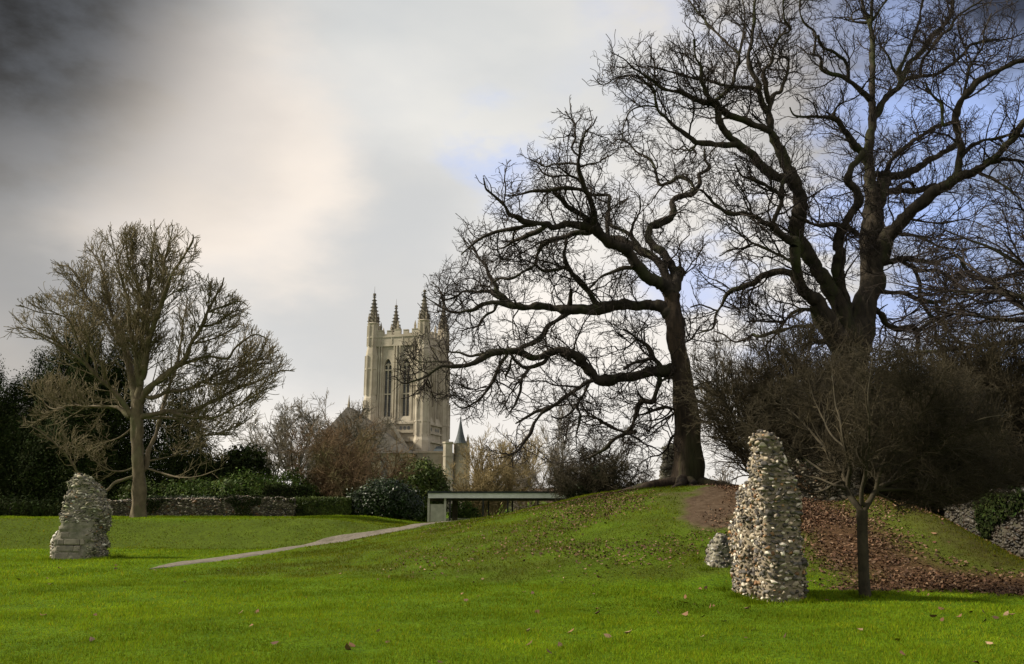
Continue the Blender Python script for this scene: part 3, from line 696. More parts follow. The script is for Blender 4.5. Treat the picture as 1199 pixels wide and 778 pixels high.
# ------------------------------------------------------------------ bare tree on the left bank
LT_TRUNK = [(162, 612, 16.5), (162, 604, 16), (163, 575, 15), (162, 545, 14.5), (161, 515, 14), (160, 490, 14), (161, 468, 13)]
LT = [
 [(160,472,14),(154,445,11),(148,413,9),(141,394,7),(134,376,5.5),(127,353,4.5),(123,329,4),(118,311,3),(109,297,2),(102,290,1.4)],
 [(140,402,5),(125,380,4),(113,360,3.5),(100,346,3),(93,327,2.6),(81,313,2),(69,311,1.4)],
 [(158,490,8),(142,469,7),(129,454,6),(114,442,5.5),(99,426,4.5),(83,414,3.5),(70,402,2.6),(50,392,2),(30,384,1.6),(8,386,1.2)],
 [(108,436,4),(99,420,4),(93,403,3),(81,376,2.6),(69,369,2),(46,366,1.6),(23,357,1.2)],
 [(114,441,3.5),(106,405,3),(93,390,2.6),(82,378,2),(62,350,1.4),(52,346,1)],
 [(152,488,6),(139,478,5),(120,477,4.5),(99,476,4),(83,475,3),(62,479,2),(46,466,1.4)],
 [(160,558,5),(148,561,4),(134,566,4),(126,574,4),(117,578,3.5),(108,572,3),(92,555,2.6),(75,530,2.3),(50,508,2),(31,497,1.4)],
 [(158,548,3),(145,552,2.5),(130,551,2),(115,543,1.5),(100,530,1)],
 [(157,500,3),(140,512,2.4),(120,520,2),(100,528,1.6),(80,520,1.2),(60,512,1)],
 [(162,468,12),(166,430,9),(171,408,7.5),(164,396,7),(160,380,6),(162,353,5),(160,329,4),(150,306,3),(148,283,2),(146,269,1.4)],
 [(162,450,9),(159,410,6),(152,385,5),(150,355,4),(143,330,3),(136,300,2),(130,276,1.4)],
 [(166,430,8),(166,412,7),(167,380,6),(172,350,5),(176,325,4),(178,300,3),(182,275,2),(184,265,1.4)],
 [(168,440,9),(173,403,8),(180,380,8),(189,357,7),(196,336,6),(203,318,5),(212,306,4),(224,285,3),(226,276,2)],
 [(189,357,5),(192,335,4),(192,310,3),(198,285,2),(203,266,1.4)],
 [(163,472,12),(175,455,10),(190,443,9),(201,434,8.5),(215,422,6.5),(224,403,6),(236,383,5),(243,364,4.5),(252,348,3.5),(259,336,2.5),(262,325,1.5)],
 [(245,365,4),(262,359,3),(280,353,2),(290,358,1.2)],
 [(236,383,4),(255,378,3),(272,366,2.2),(286,362,1.4)],
 [(201,434,6),(220,424,5),(243,418,4),(266,420,3.5),(275,408,3),(298,392,2),(317,399,1.4)],
 [(224,403,4),(240,400,3),(260,392,2.4),(280,380,1.6)],
 [(168,488,8),(196,482,6.5),(219,483,5.5),(237,476,4.8),(252,469,4.5),(276,456,3.5),(304,446,2.5),(327,435,1.8),(345,435,1)],
 [(200,483,5),(224,489,4),(250,489,3.5),(275,477,3),(301,461,2.2),(324,451,1.4)],
 [(178,466,6),(198,459,5),(219,456,4.2),(237,448,3.5),(263,435,2.8),(288,425,2.2),(309,420,1.6)],
 [(237,448,3.4),(258,450,3),(285,440,2.2),(310,428,1.5)],
 [(170,490,4.5),(200,490,4),(222,500,3),(240,510,2.5),(262,505,2),(285,495,1.4)],
 [(163,556,9),(172,546,8),(174,528,7),(183,507,6),(188,490,5.5),(194,468,5),(200,448,4.5),(206,430,4),(212,400,3),(215,375,2.2),(220,350,1.6)],
 [(174,549,3),(195,556,2.6),(215,560,2.2),(240,556,1.8),(262,548,1.3)],
 [(174,540,3.5),(190,537,3),(206,532,2.6),(222,518,2),(240,510,1.4)],
]
ENVL = [(2,386),(22,352),(50,340),(62,306),(85,308),(100,284),(112,268),(148,261),(200,262),(232,274),(240,320),(265,333),(290,355),(292,378),(322,390),(347,434),(312,472),(285,512),(262,556),(200,566),(150,570),(100,562),(50,525),(22,498),(25,420)]
YL = 41.0
bl = P(162, 606, YL)
LTLV = [
 dict(dens=6.0, L=2.0, ang=(22, 58), N=9, kink=.13, trop=.12, rmin=.012, rk=.014, k=4, tipw=.4, tmin=.06),
 dict(dens=4.8, L=1.25, ang=(22, 55), N=6, kink=.15, trop=.15, rmin=.0105, rk=.014, k=3, tmin=.15),
 dict(dens=5.0, L=.55, ang=(22, 50), N=4, kink=.18, trop=.14, rmin=.0115, rk=.016, k=3, tmin=.2),
]
traced_tree('maple_tree', 'pale-barked bare tree with a broad rounded crown, on the grass bank before dark yews', 'tree', (bl[0], YL, gz(bl[0], YL)),
            YL, LT_TRUNK, LT, ENVL, 6.0, M_PALE, M_PALET, LTLV, seed=23, gn=.03, wk=.82, thin=495)

# ------------------------------------------------------------------ generic bare trees and thickets
def stems_tree(name, label, cat, base, nstem, stemL, spread, r0, levels, mat, twigmat, env=None, depth=99, Yc=None, trunk=None, kink=.12, trop=.10, group=None, Nst=14, lean=(0, 0), ntwigmin=.5):
    """tree or bush grown from its foot: an optional trunk, then stems that fan out"""
    root = empty(name, base); tag(root, label, cat, group); o = np.array(base, float)
    top = o.copy(); tb = Tubes(); rr0 = r0
    if trunk:
        pts = [o + np.array([0, 0, -.15])]
        for k in range(1, 7): pts.append(o + np.array([lean[0] * k / 6 + R.normal() * r0 * .25, lean[1] * k / 6 + R.normal() * r0 * .2, trunk * k / 6]))
        cp = catmull(pts, 5); cr = r0 * (1.0 - .22 * np.linspace(0, 1, len(cp)) + .35 * np.exp(-np.linspace(0, trunk, len(cp)) / (r0 * 1.5)))
        v, q = tube_arrays(cp[None], cr[None], 16); ax = np.repeat(cp, 16, axis=0); v = ax + (v - ax) * (1 + .13 * fbm(v * np.array([1, 1, .4]), 5, 2))[:, None]
        tb.V.append(v); tb.Q.append(q); tb.n += len(v); top = cp[-1]; rr0 = cr[-1]
        tb.build('trunk', mat, root, o)
    n = nstem; az = np.arange(n) * 2.4 + R.uniform(0, 6.28); el = np.radians(R.uniform(spread[0], spread[1], n))
    d = np.stack([np.sin(el) * np.cos(az), np.sin(el) * np.sin(az), np.cos(el)], -1)
    p = np.zeros((n, Nst, 3)); L = stemL * R.uniform(.75, 1.15, n)
    st = np.tile(top, (n, 1)) if trunk else o + np.stack([R.normal(size=n) * r0 * 3, R.normal(size=n) * r0 * 3, np.full(n, -.1)], -1)
    if trunk: st[:, 2] -= R.uniform(0, .25, n) * trunk * .5
    p[:, 0] = st
    for j in range(1, Nst):
        d = d + R.normal(size=(n, 3)) * kink + np.array([0, 0, trop]); d /= np.linalg.norm(d, axis=1, keepdims=True); p[:, j] = p[:, j - 1] + d * (L / (Nst - 1))[:, None]
    rs = (rr0 * .62 if trunk else r0) * R.uniform(.7, 1.0, n); rmin = levels[0]['rmin'] * 1.2
    r = rmin + (rs[:, None] - rmin) * (1 - np.linspace(0, 1, Nst)[None]) ** .8
    def ok(q):
        g = q[..., 2] > o[2] + .02
        if env is not None:
            x, y = proj(q); g &= inside(x, y, env)
        return g & (np.abs(q[..., 1] - (Yc or o[1])) < depth)
    lt = Tubes(); lt.add(p, r, 7); lt.build('stem' if not trunk else 'limb', mat, root, o)
    tw = Tubes(); cur = (p, r)
    for lv in levels:
        cur = sprout(cur[0], cur[1], lv['dens'], lv['L'], lv['ang'], lv['N'], lv['kink'], lv['trop'], lv.get('rk', .02), lv['rmin'], ok, lv.get('tmin', .15), 1.0, lv.get('droop', 0), tipw=lv.get('tipw', .4))
        tw.add(*cur, lv.get('k', 3))
    tw.build('crown', twigmat, root, o)
    return root

def lv3(a, b, c, r, trop=.08, kink=.2, ang=(25, 65), droop=0.0):
    return [dict(dens=a[0], L=a[1], ang=ang, N=8, kink=kink, trop=trop, rmin=r * 1.25, rk=.02, k=4, droop=droop),
            dict(dens=b[0], L=b[1], ang=ang, N=6, kink=kink * 1.1, trop=trop, rmin=r, rk=.018, droop=droop),
            dict(dens=c[0], L=c[1], ang=ang, N=4, kink=kink * 1.2, trop=trop, rmin=r * .9, rk=.018, droop=droop)]

# thorn tree beside the pillar: short trunk, wide dense crown
hb = ground_hit(1013, 699)
YH = hb[1]
ENVH = [(856,485),(890,445),(940,422),(985,402),(1045,398),(1105,412),(1155,440),(1195,480),(1215,535),(1190,580),(1130,600),(1085,598),(1050,606),(1010,575),(965,592),(925,578),(885,550),(858,520)]
HT = [
 [(1009,600,11),(1000,586,10),(993,572,9),(985,552,7),(972,532,6),(955,512,5),(938,492,4),(922,478,2.5),(905,470,1.5)],
 [(993,572,8),(996,550,7),(990,525,6),(985,500,5),(978,470,3.5),(975,445,2),(972,425,1)],
 [(1011,600,11),(1020,588,10),(1028,574,8),(1040,566,6),(1060,560,5),(1085,556,4),(1112,548,3),(1140,540,2),(1160,532,1)],
 [(1026,576,7),(1032,550,6),(1040,520,5),(1048,492,4),(1058,465,3),(1066,440,2),(1070,420,1)],
 [(1028,574,6),(1055,572,5),(1090,572,4),(1125,570,3),(1160,562,2.2),(1195,556,1.4)],
 [(1058,545,4.5),(1088,530,3.6),(1120,505,2.8),(1150,490,2),(1180,484,1.3)],
 [(978,570,4.5),(955,578,3.4),(930,572,2.6),(905,562,1.8),(880,548,1.2)],
 [(1010,590,8),(1012,565,6),(1016,530,5),(1018,495,4),(1016,460,3),(1020,430,2),(1022,410,1)],
 [(1040,566,5),(1058,545,4.5),(1080,520,4),(1100,492,3),(1120,470,2),(1135,455,1)],
 [(993,574,6),(978,570,5),(960,562,4),(940,558,3),(918,545,2),(895,535,1)],
 [(985,552,5),(968,555,4),(945,540,3),(920,520,2.4),(895,505,1.6),(875,498,1)],
 [(1026,577,5),(1042,585,3.6),(1055,592,2.6),(1070,585,2),(1095,588,1.4)],
 [(990,525,5),(972,505,4),(958,480,3),(950,455,2),(945,435,1)],
 [(1040,520,5),(1062,505,4),(1085,475,3),(1100,445,2),(1105,430,1)],
]
traced_tree('thorn_tree', 'small thorn tree, slim trunk and dense twiggy crown, right of the flint pillar', 'tree', (hb[0], YH, hb[2]),
            YH, [(1014,712,13.5),(1013,695,13),(1011,660,11),(1010,630,10.5),(1010,610,10.5),(1010,598,10.5)], HT, ENVH, 3.4, M_HAWB, M_HAWT,
            [dict(dens=20, L=1.25, ang=(22, 65), N=8, kink=.20, trop=.05, rmin=.0042, rk=.014, k=4, tmin=.15),
             dict(dens=17, L=.62, ang=(25, 65), N=6, kink=.22, trop=.04, rmin=.0032, rk=.012, k=3, tmin=.1),
             dict(dens=12, L=.28, ang=(25, 60), N=4, kink=.22, trop=.03, rmin=.0028, rk=.012, k=3, tmin=.2)], wk=.62, seed=31, gn=.06, flare=True, rtip=.004, dslope=.8, ymin=lambda x: YH - .9 + np.clip((1000 - x) / 45, 0, 1) * 1.9)
def on_ground(px, Y, dz=0.0):
    x = P(px, 590, Y)[0]; return (x, Y, gz(x, Y) + dz)

# scrub that closes the view behind the thorn tree
SCRUB = [
 (905, 27.0, 4.2, 'leafless dark thicket leaning left beside the large oak on the mound', 20),
 (955, 30.0, 5.2, 'tall leafless thicket directly behind the top of the flint pillar', 24),
 (1035, 29.5, 5.4, 'dense leafless thicket behind the thorn tree crown, below the huge oak', 26),
 (1100, 27.5, 5.0, 'dark leafless thicket above the grass spur', 26),
 (1165, 26.0, 5.2, 'leafless thicket above the right-hand flint wall', 26),
 (1235, 25.0, 5.6, 'dark leafless thicket at the right edge of the picture', 22),
]
for px, Y, h, lab, n in SCRUB:
    stems_tree('bare_thicket', lab, 'shrub', on_ground(px, Y, -.05), n, h, (5, 52), .055,
               lv3((7, 1.6), (8, .8), (6, .38), .0065, trop=.07, kink=.16, ang=(20, 55)), M_HAWB, M_HAWT, group='leafless thickets on the right bank', kink=.09, trop=.05)

# tree standing just outside the right edge; its drooping sprays reach into the picture
stems_tree('beech_tree', 'bare tree at the far right edge, fine drooping sprays reaching in over blue sky', 'tree', on_ground(1335, 24.0, -.1), 20, 6.8, (45, 88), .26,
           lv3((3.6, 2.1), (5.6, 1.0), (6, .42), .0075, trop=.0, kink=.13, ang=(20, 50), droop=.05), M_OAK, M_OAKT, trunk=6.0, kink=.10, trop=.015)

# ------------------------------------------------------------------ evergreens
def leaf_arrays(pts, nrm, size, jitter=.6, tone=(.55, 1.25), aspect=.5, clump=None):
    n = len(pts); a = R.normal(size=(n, 3)) * jitter + nrm; a /= np.linalg.norm(a, axis=1, keepdims=True)
    t = np.cross(a, R.normal(size=(n, 3))); t /= np.linalg.norm(t, axis=1, keepdims=True); b = np.cross(a, t)
    s = (size * R.uniform(.6, 1.4, n))[:, None]
    V = np.stack([pts - t * s, pts + b * s * aspect, pts + t * s, pts - b * s * aspect], 1)
    c = R.uniform(tone[0], tone[1], n)
    if clump is not None: c = c * clump
    c = c[:, None] * (1 + R.normal(size=(n, 3)) * .08)
    return V.reshape(-1, 3), np.arange(4 * n).reshape(n, 4), np.repeat(np.clip(c, 0, 3), 4, axis=0)

def foliage_points(blobs, nclump, nleaf, spread, rng=(.62, 1.0), upright=0.0):
    """leaf clumps spread through a few overlapping lumps (cx,cy,cz,rx,ry,rz)"""
    B = np.array(blobs, float); vol = (B[:, 3] * B[:, 4] + B[:, 4] * B[:, 5] + B[:, 3] * B[:, 5]); k = R.choice(len(B), nclump, p=vol / vol.sum())
    d = R.normal(size=(nclump, 3)); d /= np.linalg.norm(d, axis=1, keepdims=True)
    rad = R.uniform(rng[0], rng[1], nclump) ** .6
    rad = rad * (1 + .16 * fbm(d * 1.6 + B[k, :3] * .31, 1.7, 2))
    c = B[k, :3] + d * B[k, 3:] * rad[:, None]
    pts = np.repeat(c, nleaf, axis=0) + R.normal(size=(nclump * nleaf, 3)) * spread * np.array([1, 1, 1 + upright])
    nr = np.repeat(d, nleaf, axis=0)
    tone = np.repeat(R.uniform(.7, 1.3, nclump), nleaf)
    return pts, nr, tone

def evergreen(name, label, cat, base, blobs, nclump, nleaf, spread, size, mat, group=None, stem_r=.12, aspect=.5, upright=0.0, stems=3, jitter=.6, rng=(.62, 1.0)):
    root = empty(name, base); tag(root, label, cat, group); o = np.array(base, float)
    B = [(o[0] + b[0], o[1] + b[1], o[2] + b[2], b[3], b[4], b[5]) for b in blobs]
    pts, nr, tn = foliage_points(B, nclump, nleaf, spread, rng, upright)
    keep = pts[:, 2] > ground_z(pts[:, 0], pts[:, 1]) + .02; pts, nr, tn = pts[keep], nr[keep], tn[keep]
    V, Q, C = leaf_arrays(pts, nr, size, jitter=jitter, aspect=aspect, clump=tn)
    np_mesh('crown', V, Q, mat, root, smooth=False, cols=C, origin=o)
    tb = Tubes()
    for b in B[:stems + len(B)]:
        a = np.array([o[0] + (b[0] - o[0]) * .25, o[1] + (b[1] - o[1]) * .25, o[2] - .1]); c = np.array(b[:3]) + np.array([0, 0, b[5] * .7])
        path = catmull([a, (a + c) / 2 + R.normal(size=3) * .12, c], 6); tb.add(path[None], np.linspace(stem_r, stem_r * .2, len(path))[None], 6)
    tb.build('trunk', M_CORE, root, o)
    return root

def cone_blobs(h, r, n=7, lean=0.0):
    out = []
    for k in range(n):
        f = k / (n - 1); rr = r * 1.22 * (1 - f ** 2.2 * .80) * (1 + R.normal() * .05)
        out.append((R.normal() * r * .10 + lean * f, R.normal() * r * .1, h * (.10 + .84 * f), rr, rr, h * .15))
    return out

def top_h(px, py, Y, base): return P(px, py, Y)[2] - base[2]
for px, py, Y, r, lab in [
    (22, 447, 53, 2.4, 'broad dark yew at the far left, lower than its neighbour'),
    (60, 412, 52, 2.1, 'dark columnar yew, second from the left behind the ruin'),
    (92, 404, 51, 1.7, 'tallest dark columnar yew, left of the pale bare trunk'),
    (124, 408, 51.5, 1.8, 'dark columnar yew showing through the boughs just left of the pale trunk'),
    (-25, 455, 52, 2.6, 'dark yew cut by the left edge of the picture'),
    (200, 478, 53, 2.6, 'dark yew dome just right of the pale bare trunk'),
]:
    b = on_ground(px, Y, -.1); h = top_h(px, py, Y, b) * 1.13
    evergreen('yew_tree', lab, 'tree', b, cone_blobs(h, r), 3600, 20, .15, .075, M_YEW, 'dark yews on the left', upright=1.0, aspect=.35)
b = on_ground(40, 47, -.1)
evergreen('yew_bush', 'low spreading blue-green conifer bush at the foot of the left yews', 'shrub', on_ground(12, 45, -.1), [(0, 0, .5, 1.6, 1.0, .5), (1.3, .2, .4, 1.2, .9, .4), (-1.5, .3, .6, 1.4, 1, .6)], 320, 14, .16, .10, M_YEW, aspect=.3)
evergreen('holly_tree', 'dark rounded evergreen right of the pale trunk, in front of the bare tree', 'tree', on_ground(262, 54, -.1), [(0, 0, 2.0, 2.4, 2, 1.9), (.9, .2, 3.5, 1.6, 1.5, 1.3), (-1.6, 0, 2.8, 1.7, 1.5, 1.5)], 1100, 16, .22, .13, M_YEW)
for px, Y, w, h, mt, lab in [
    (225, 50, 2.0, 2.3, M_LAUREL, 'olive green laurel behind the flint garden wall, next to the pale trunk'),
    (285, 50, 2.1, 2.7, M_LAUREL, 'middle green laurel behind the flint garden wall'),
    (332, 51, 2.0, 2.9, M_LAUREL, 'bright green laurel below the round bare tree'),
    (175, 50, 1.8, 2.2, M_HOLLY, 'dark green bush right behind the pale bare trunk'),
    (372, 53, 1.5, 2.0, M_HOLLY, 'small green bush under the many-stemmed rusty tree'),
]:
    b = on_ground(px, Y, -.1)
    evergreen('laurel_bush', lab, 'shrub', b, [(0, 0, h * .5, w, w * .8, h * .5), (w * .6, .1, h * .38, w * .7, w * .6, h * .4), (-w * .6, .1, h * .42, w * .7, w * .6, h * .42)], 900, 16, .15, .085, mt, 'laurels behind the garden wall', stem_r=.06)
# glossy dark rhododendron and the holly behind it, left of the shelter
evergreen('rhododendron_bush', 'big glossy dark evergreen bush left of the shelter', 'shrub', on_ground(450, 47, -.15), [(0, 0, .95, 1.6, 1.3, 1.15), (1.05, .1, .75, 1.0, 1.0, .95), (-1.15, .1, .7, 1.0, 1.1, .9), (.3, 0, 1.45, 1.0, 1.0, .7)], 1300, 16, .12, .07, M_GLOSS, stem_r=.05, aspect=.42)
evergreen('holly_tree', 'bushy mid-green holly in front of the church, behind the glossy bush', 'tree', on_ground(491, 65, -.1), [(0, 0, 1.8, 2.1, 1.7, 1.8), (.1, 0, 3.4, 1.7, 1.5, 1.4), (.8, .2, 2.4, 1.3, 1.2, 1.3), (-.9, .1, 2.6, 1.3, 1.3, 1.3)], 1500, 15, .19, .11, M_HOLLY, stem_r=.1)
evergreen('ivy_bush', 'small green bush seen through the open shelter', 'shrub', on_ground(541, 66, -.1), [(0, 0, .9, 1.0, .8, .9), (.6, 0, .6, .8, .7, .6)], 260, 12, .16, .10, M_LAUREL, stem_r=.05)

# ------------------------------------------------------------------ bare trees of the garden
stems_tree('lime_tree', 'round-headed bare tree with upright stems, left of the rusty tree', 'tree', on_ground(347, 62, -.1), 9, 4.6, (8, 62), .17,
           lv3((3.2, 1.8), (4.2, .95), (4.2, .5), .015, trop=.05, kink=.16, ang=(25, 60)), M_HAWB, M_GREYT, trunk=2.7, kink=.13, trop=.03)
stems_tree('elder_tree', 'many-stemmed rusty brown bare tree in front of the church roof', 'tree', on_ground(398, 52, -.1), 15, 5.6, (4, 50), .10,
           lv3((5.5, 1.9), (6, .95), (5, .45), .011, trop=.02, kink=.18, ang=(25, 65)), M_RUST, M_RUST, kink=.12, trop=.02)
stems_tree('elder_tree', 'second rusty bare tree, against the foot of the church tower', 'tree', on_ground(442, 70, -.1), 11, 6.2, (4, 48), .09,
           lv3((5.5, 1.8), (6, .95), (5, .45), .012, trop=.02, kink=.18, ang=(25, 65)), M_RUST, M_RUST, kink=.12, trop=.02)
stems_tree('ash_tree', 'hazy grey bare tree left of the tower, behind the rusty trees', 'tree', on_ground(395, 92, -.1), 10, 8.5, (5, 52), .2,
           lv3((3, 2.8), (3.6, 1.4), (3.6, .8), .020, trop=.05, kink=.14, ang=(22, 55)), M_GREYT, M_GREYT, trunk=3.5, kink=.1, trop=.04)
stems_tree('ash_tree', 'wide hazy grey bare tree above the laurels, next to the round-headed tree', 'tree', on_ground(322, 88, -.1), 9, 6.8, (10, 60), .18,
           lv3((3, 2.5), (3.6, 1.3), (3.6, .7), .018, trop=.05, kink=.14, ang=(22, 55)), M_GREYT, M_GREYT, trunk=3.0, kink=.1, trop=.04)
for px, Y, n, h, mb, lab in [
    (575, 70, 14, 6.0, M_STRAW, 'straw-coloured bare tree behind the shelter, right of the church turret'),
    (612, 74, 12, 6.4, M_STRAW, 'taller straw-coloured bare tree behind the middle of the shelter'),
    (553, 68, 10, 4.0, M_STRAW, 'low straw-coloured shrub against the church stair turret'),
]:
    stems_tree('willow_tree', lab, 'tree', on_ground(px, Y, -.1), n, h, (3, 42), .10, lv3((4.4, 1.9), (5, 1.0), (4.5, .5), .013, trop=.06, kink=.14, ang=(18, 50)), mb, mb, group='straw-coloured bare trees behind the shelter', kink=.09, trop=.05)
stems_tree('birch_tree', 'thin hazy purple-grey bare tree above the shelter roof', 'tree', on_ground(655, 85, -.1), 8, 8.5, (3, 26), .12, lv3((2.4, 2.2), (3, 1.1), (3, .6), .013, trop=.08, kink=.12, ang=(18, 45)), M_GREYT, M_GREYT, trunk=2, kink=.07, trop=.06)
stems_tree('hawthorn_tree', 'dense greyish bare tree rising behind the right end of the shelter roof', 'tree', on_ground(655, 64, -.1), 14, 3.6, (12, 70), .12, lv3((7, 1.2), (8, .62), (6, .32), .0095, trop=.0, kink=.22, ang=(25, 65), droop=.05), M_HAWB, M_GREYT, trunk=1.6, kink=.16, trop=.0)
iv = on_ground(698, 55, -.1)
stems_tree('hawthorn_tree', 'round dark brown bare tree with ivy on its stems, right of the shelter', 'tree', iv, 26, 4.1, (10, 84), .13, lv3((8, 1.3), (9, .65), (6, .32), .0095, trop=.01, kink=.2, ang=(25, 65)), M_HAWB, M_HAWT, trunk=1.7, kink=.14, trop=.01)
evergreen('ivy_bush', 'dark ivy mass climbing the round brown tree right of the shelter', 'shrub', iv, [(0, -.2, 1.6, .55, .5, 1.5), (.8, -.1, 2.7, .6, .4, .9), (-1.0, -.2, 1.9, 1.0, .6, 1.1), (.2, -.1, 3.3, .5, .4, .6), (-2.2, -.1, .6, .9, .6, .7)], 520, 12, .14, .085, M_IVY, stem_r=.05)

# distant hedgerow trees along the horizon, only seen through gaps
for k, px in enumerate((-180, 30, 110, 230, 300, 440, 560, 690, 760, 850, 1000, 1180)):
    Y = 150 + 22 * (k % 3) + (70 if 400 < px < 620 else 0); b = on_ground(px, Y, -.2)
    if 380 < px < 600: continue
    stems_tree('distant_tree', ['far leafless tree beyond the garden, left of the round-headed tree', 'far leafless tree beyond the mound', 'far leafless tree beyond the yews'][0 if 200 < px < 400 else 1 if px > 400 else 2], 'tree', b, 9, 5.5, (6, 66), .2,
               lv3((1.2, 2.4), (1.8, 1.3), (2, .7), .03, trop=.05), M_GREYT, M_GREYT, trunk=2.2, group='far trees on the horizon')
# ------------------------------------------------------------------ stones
def ico():
    import bmesh
    bm = bmesh.new(); bmesh.ops.create_icosphere(bm, subdivisions=2, radius=1.0)
    V = np.array([v.co[:] for v in bm.verts]); Fc = np.array([[v.index for v in f.verts] for f in bm.faces]); bm.free(); return V, Fc
ICO_V, ICO_F = ico()
def ico1():
    import bmesh
    bm = bmesh.new(); bmesh.ops.create_icosphere(bm, subdivisions=1, radius=1.0)
    V = np.array([v.co[:] for v in bm.verts]); Fc = np.array([[v.index for v in f.verts] for f in bm.faces]); bm.free(); return V, Fc
ICO1 = ico1()
PALETTE = np.array([(.27, .235, .18), (.36, .32, .25), (.20, .175, .14), (.52, .49, .42), (.66, .64, .58), (.30, .18, .085), (.22, .12, .06), (.055, .05, .045), (.10, .09, .08), (.16, .15, .13)])
def stones(pts, nrm, size, flat, probs, low=True, rough=.22, smooth=False, cuts=0):
    """one mesh of many individual stones set into a face"""
    n = len(pts); V0, F0 = ICO1 if low else (ICO_V, ICO_F); k = len(V0)
    a = nrm; t = np.cross(a, R.normal(size=(n, 3))); 
    t = np.cross(a, np.array([0, 0, 1.0]) + R.normal(size=(n, 3)) * .35); t /= np.linalg.norm(t, axis=1, keepdims=True) + 1e-9; b = np.cross(a, t)
    s = size * np.exp(np.clip(R.normal(size=n) * .32, -.6, .55))
    sx, sy, sz = s * R.uniform(.9, 1.5, n), s * R.uniform(.5, .95, n) * flat, s * R.uniform(.5, .9, n)
    L = V0[None] * np.stack([sx, sy, sz], -1)[:, None, :]
    L = L * (1 + R.normal(size=(n, k, 1)) * rough)
    cutm = np.zeros((n, k), bool)
    for _ in range(cuts):            # knapped faces: slice the nodule with random planes
        pn = R.normal(size=(n, 3)) + np.array([0, 0, .6]); pn /= np.linalg.norm(pn, axis=1, keepdims=True)
        dd = (L * pn[:, None, :]).sum(2); lim = (dd.max(1) * R.uniform(.15, .75, n))[:, None]; ex = np.maximum(dd - lim, 0)
        L = L - ex[..., None] * pn[:, None, :]; cutm |= ex > 0
    V = pts[:, None, :] + L[..., 0:1] * t[:, None] + L[..., 1:2] * b[:, None] + L[..., 2:3] * a[:, None]
    col = PALETTE[R.choice(len(PALETTE), n, p=probs)] * R.uniform(.75, 1.2, n)[:, None]
    Q = (np.arange(n) * k)[:, None, None] + F0[None]
    cc = np.repeat(col[:, None, :], k, axis=1)
    if cuts:
        dk = (R.random(n) < .45)[:, None] & cutm; cc = np.where(dk[..., None], np.array([.05, .048, .046]) * R.uniform(.6, 2.2, (n, 1, 1)), cc)
    return V.reshape(-1, 3), Q.reshape(-1, 3), cc.reshape(-1, 3)
P_FLINT = np.array([.17, .15, .10, .14, .10, .07, .04, .12, .07, .04]); P_FLINT /= P_FLINT.sum()
P_RUBBLE = np.array([.26, .22, .18, .12, .05, .03, .01, .03, .05, .05]); P_RUBBLE /= P_RUBBLE.sum()
M_FLINT = mat2('flint', (.75, .75, .75), (1.05, 1.05, 1.05), 12, .55, attr='tone', bump=.004, bscale=40, spec=.4)
M_RUBBLE = mat2('rubble_stone', (.70, .72, .68), (1.05, 1.03, .98), 9, .9, c3=(.60, .66, .42), scale3=2.5, attr='tone', bump=.006, bscale=40)
M_MORTAR = mat2('lime_mortar', (.17, .14, .098), (.28, .235, .165), 7, .95, c3=(.13, .11, .085), scale3=3, bump=.02, bscale=18)
M_MORTARG = mat2('grey_mortar', (.15, .14, .105), (.25, .23, .175), 7, .95, c3=(.11, .115, .075), scale3=2.5, bump=.02, bscale=18)
M_MORTARD = mat2('dark_mortar', (.040, .036, .026), (.080, .070, .050), 6, .95, c3=(.030, .034, .014), scale3=2, bump=.02, bscale=18)  # darkened mortar; on the right-edge wall it is painted shade
M_ASHLAR = mat2('ashlar', (.17, .152, .118), (.28, .25, .195), 4, .9, c3=(.10, .095, .08), scale3=2.2, bump=.008, bscale=25)
M_MOSS = mat2('moss', (.030, .042, .008), (.075, .085, .02), 8, .95, attr='tone')

def stack_body(levels, nth=56, nz=70, power=.42, rough=.05, sc=2.2, course=0.0):
    """levels: (z, x0, x1, y0, y1). Returns vertices, quads, sampled (points, normals)"""
    Lv = np.array(levels, float); zs = np.linspace(Lv[0, 0], Lv[-1, 0], nz)
    ext = np.stack([np.interp(zs, Lv[:, 0], Lv[:, k]) for k in range(1, 5)], -1)
    th = np.arange(nth) * 2 * math.pi / nth; c, s = np.cos(th), np.sin(th)
    ux, uy = np.sign(c) * np.abs(c) ** power, np.sign(s) * np.abs(s) ** power
    cx, ax = (ext[:, 0] + ext[:, 1]) / 2, (ext[:, 1] - ext[:, 0]) / 2; cy, ay = (ext[:, 2] + ext[:, 3]) / 2, (ext[:, 3] - ext[:, 2]) / 2
    V = np.stack([cx[:, None] + ax[:, None] * ux, cy[:, None] + ay[:, None] * uy, np.repeat(zs[:, None], nth, 1)], -1)
    out = np.stack([ux, uy, 0 * ux], -1)[None]; nn = fbm(V, sc, 3)
    if course: nn = nn + course * vnoise(V * np.array([.25, .25, 1]), 9.0)
    V = V + out * (nn * rough)[..., None]; V[..., 2] += fbm(V + 9, sc * 1.3, 2) * rough * .6 * (np.linspace(0, 1, nz)[:, None] > .03)
    top = V[-1].mean(0) + np.array([0, 0, .03])
    cap = []
    for k in (.66, .33, .02): 
        rr = top + (V[-1] - top) * k; rr[:, 2] += fbm(rr, 4, 2) * .04 + .02; cap.append(rr)
    A = np.concatenate([V, np.stack(cap)], 0); nr = len(A)
    id_ = np.arange(nr * nth).reshape(nr, nth); nx = np.roll(id_, -1, 1)
    Q = np.stack([id_[:-1], nx[:-1], nx[1:], id_[1:]], -1).reshape(-1, 4)
    A = A.reshape(-1, 3)
    e1 = A[Q[:, 1]] - A[Q[:, 0]]; e2 = A[Q[:, 3]] - A[Q[:, 0]]; nrm = np.cross(e1, e2); area = np.linalg.norm(nrm, axis=1); nrm = nrm / (area[:, None] + 1e-12)
    return A, Q, nrm, area
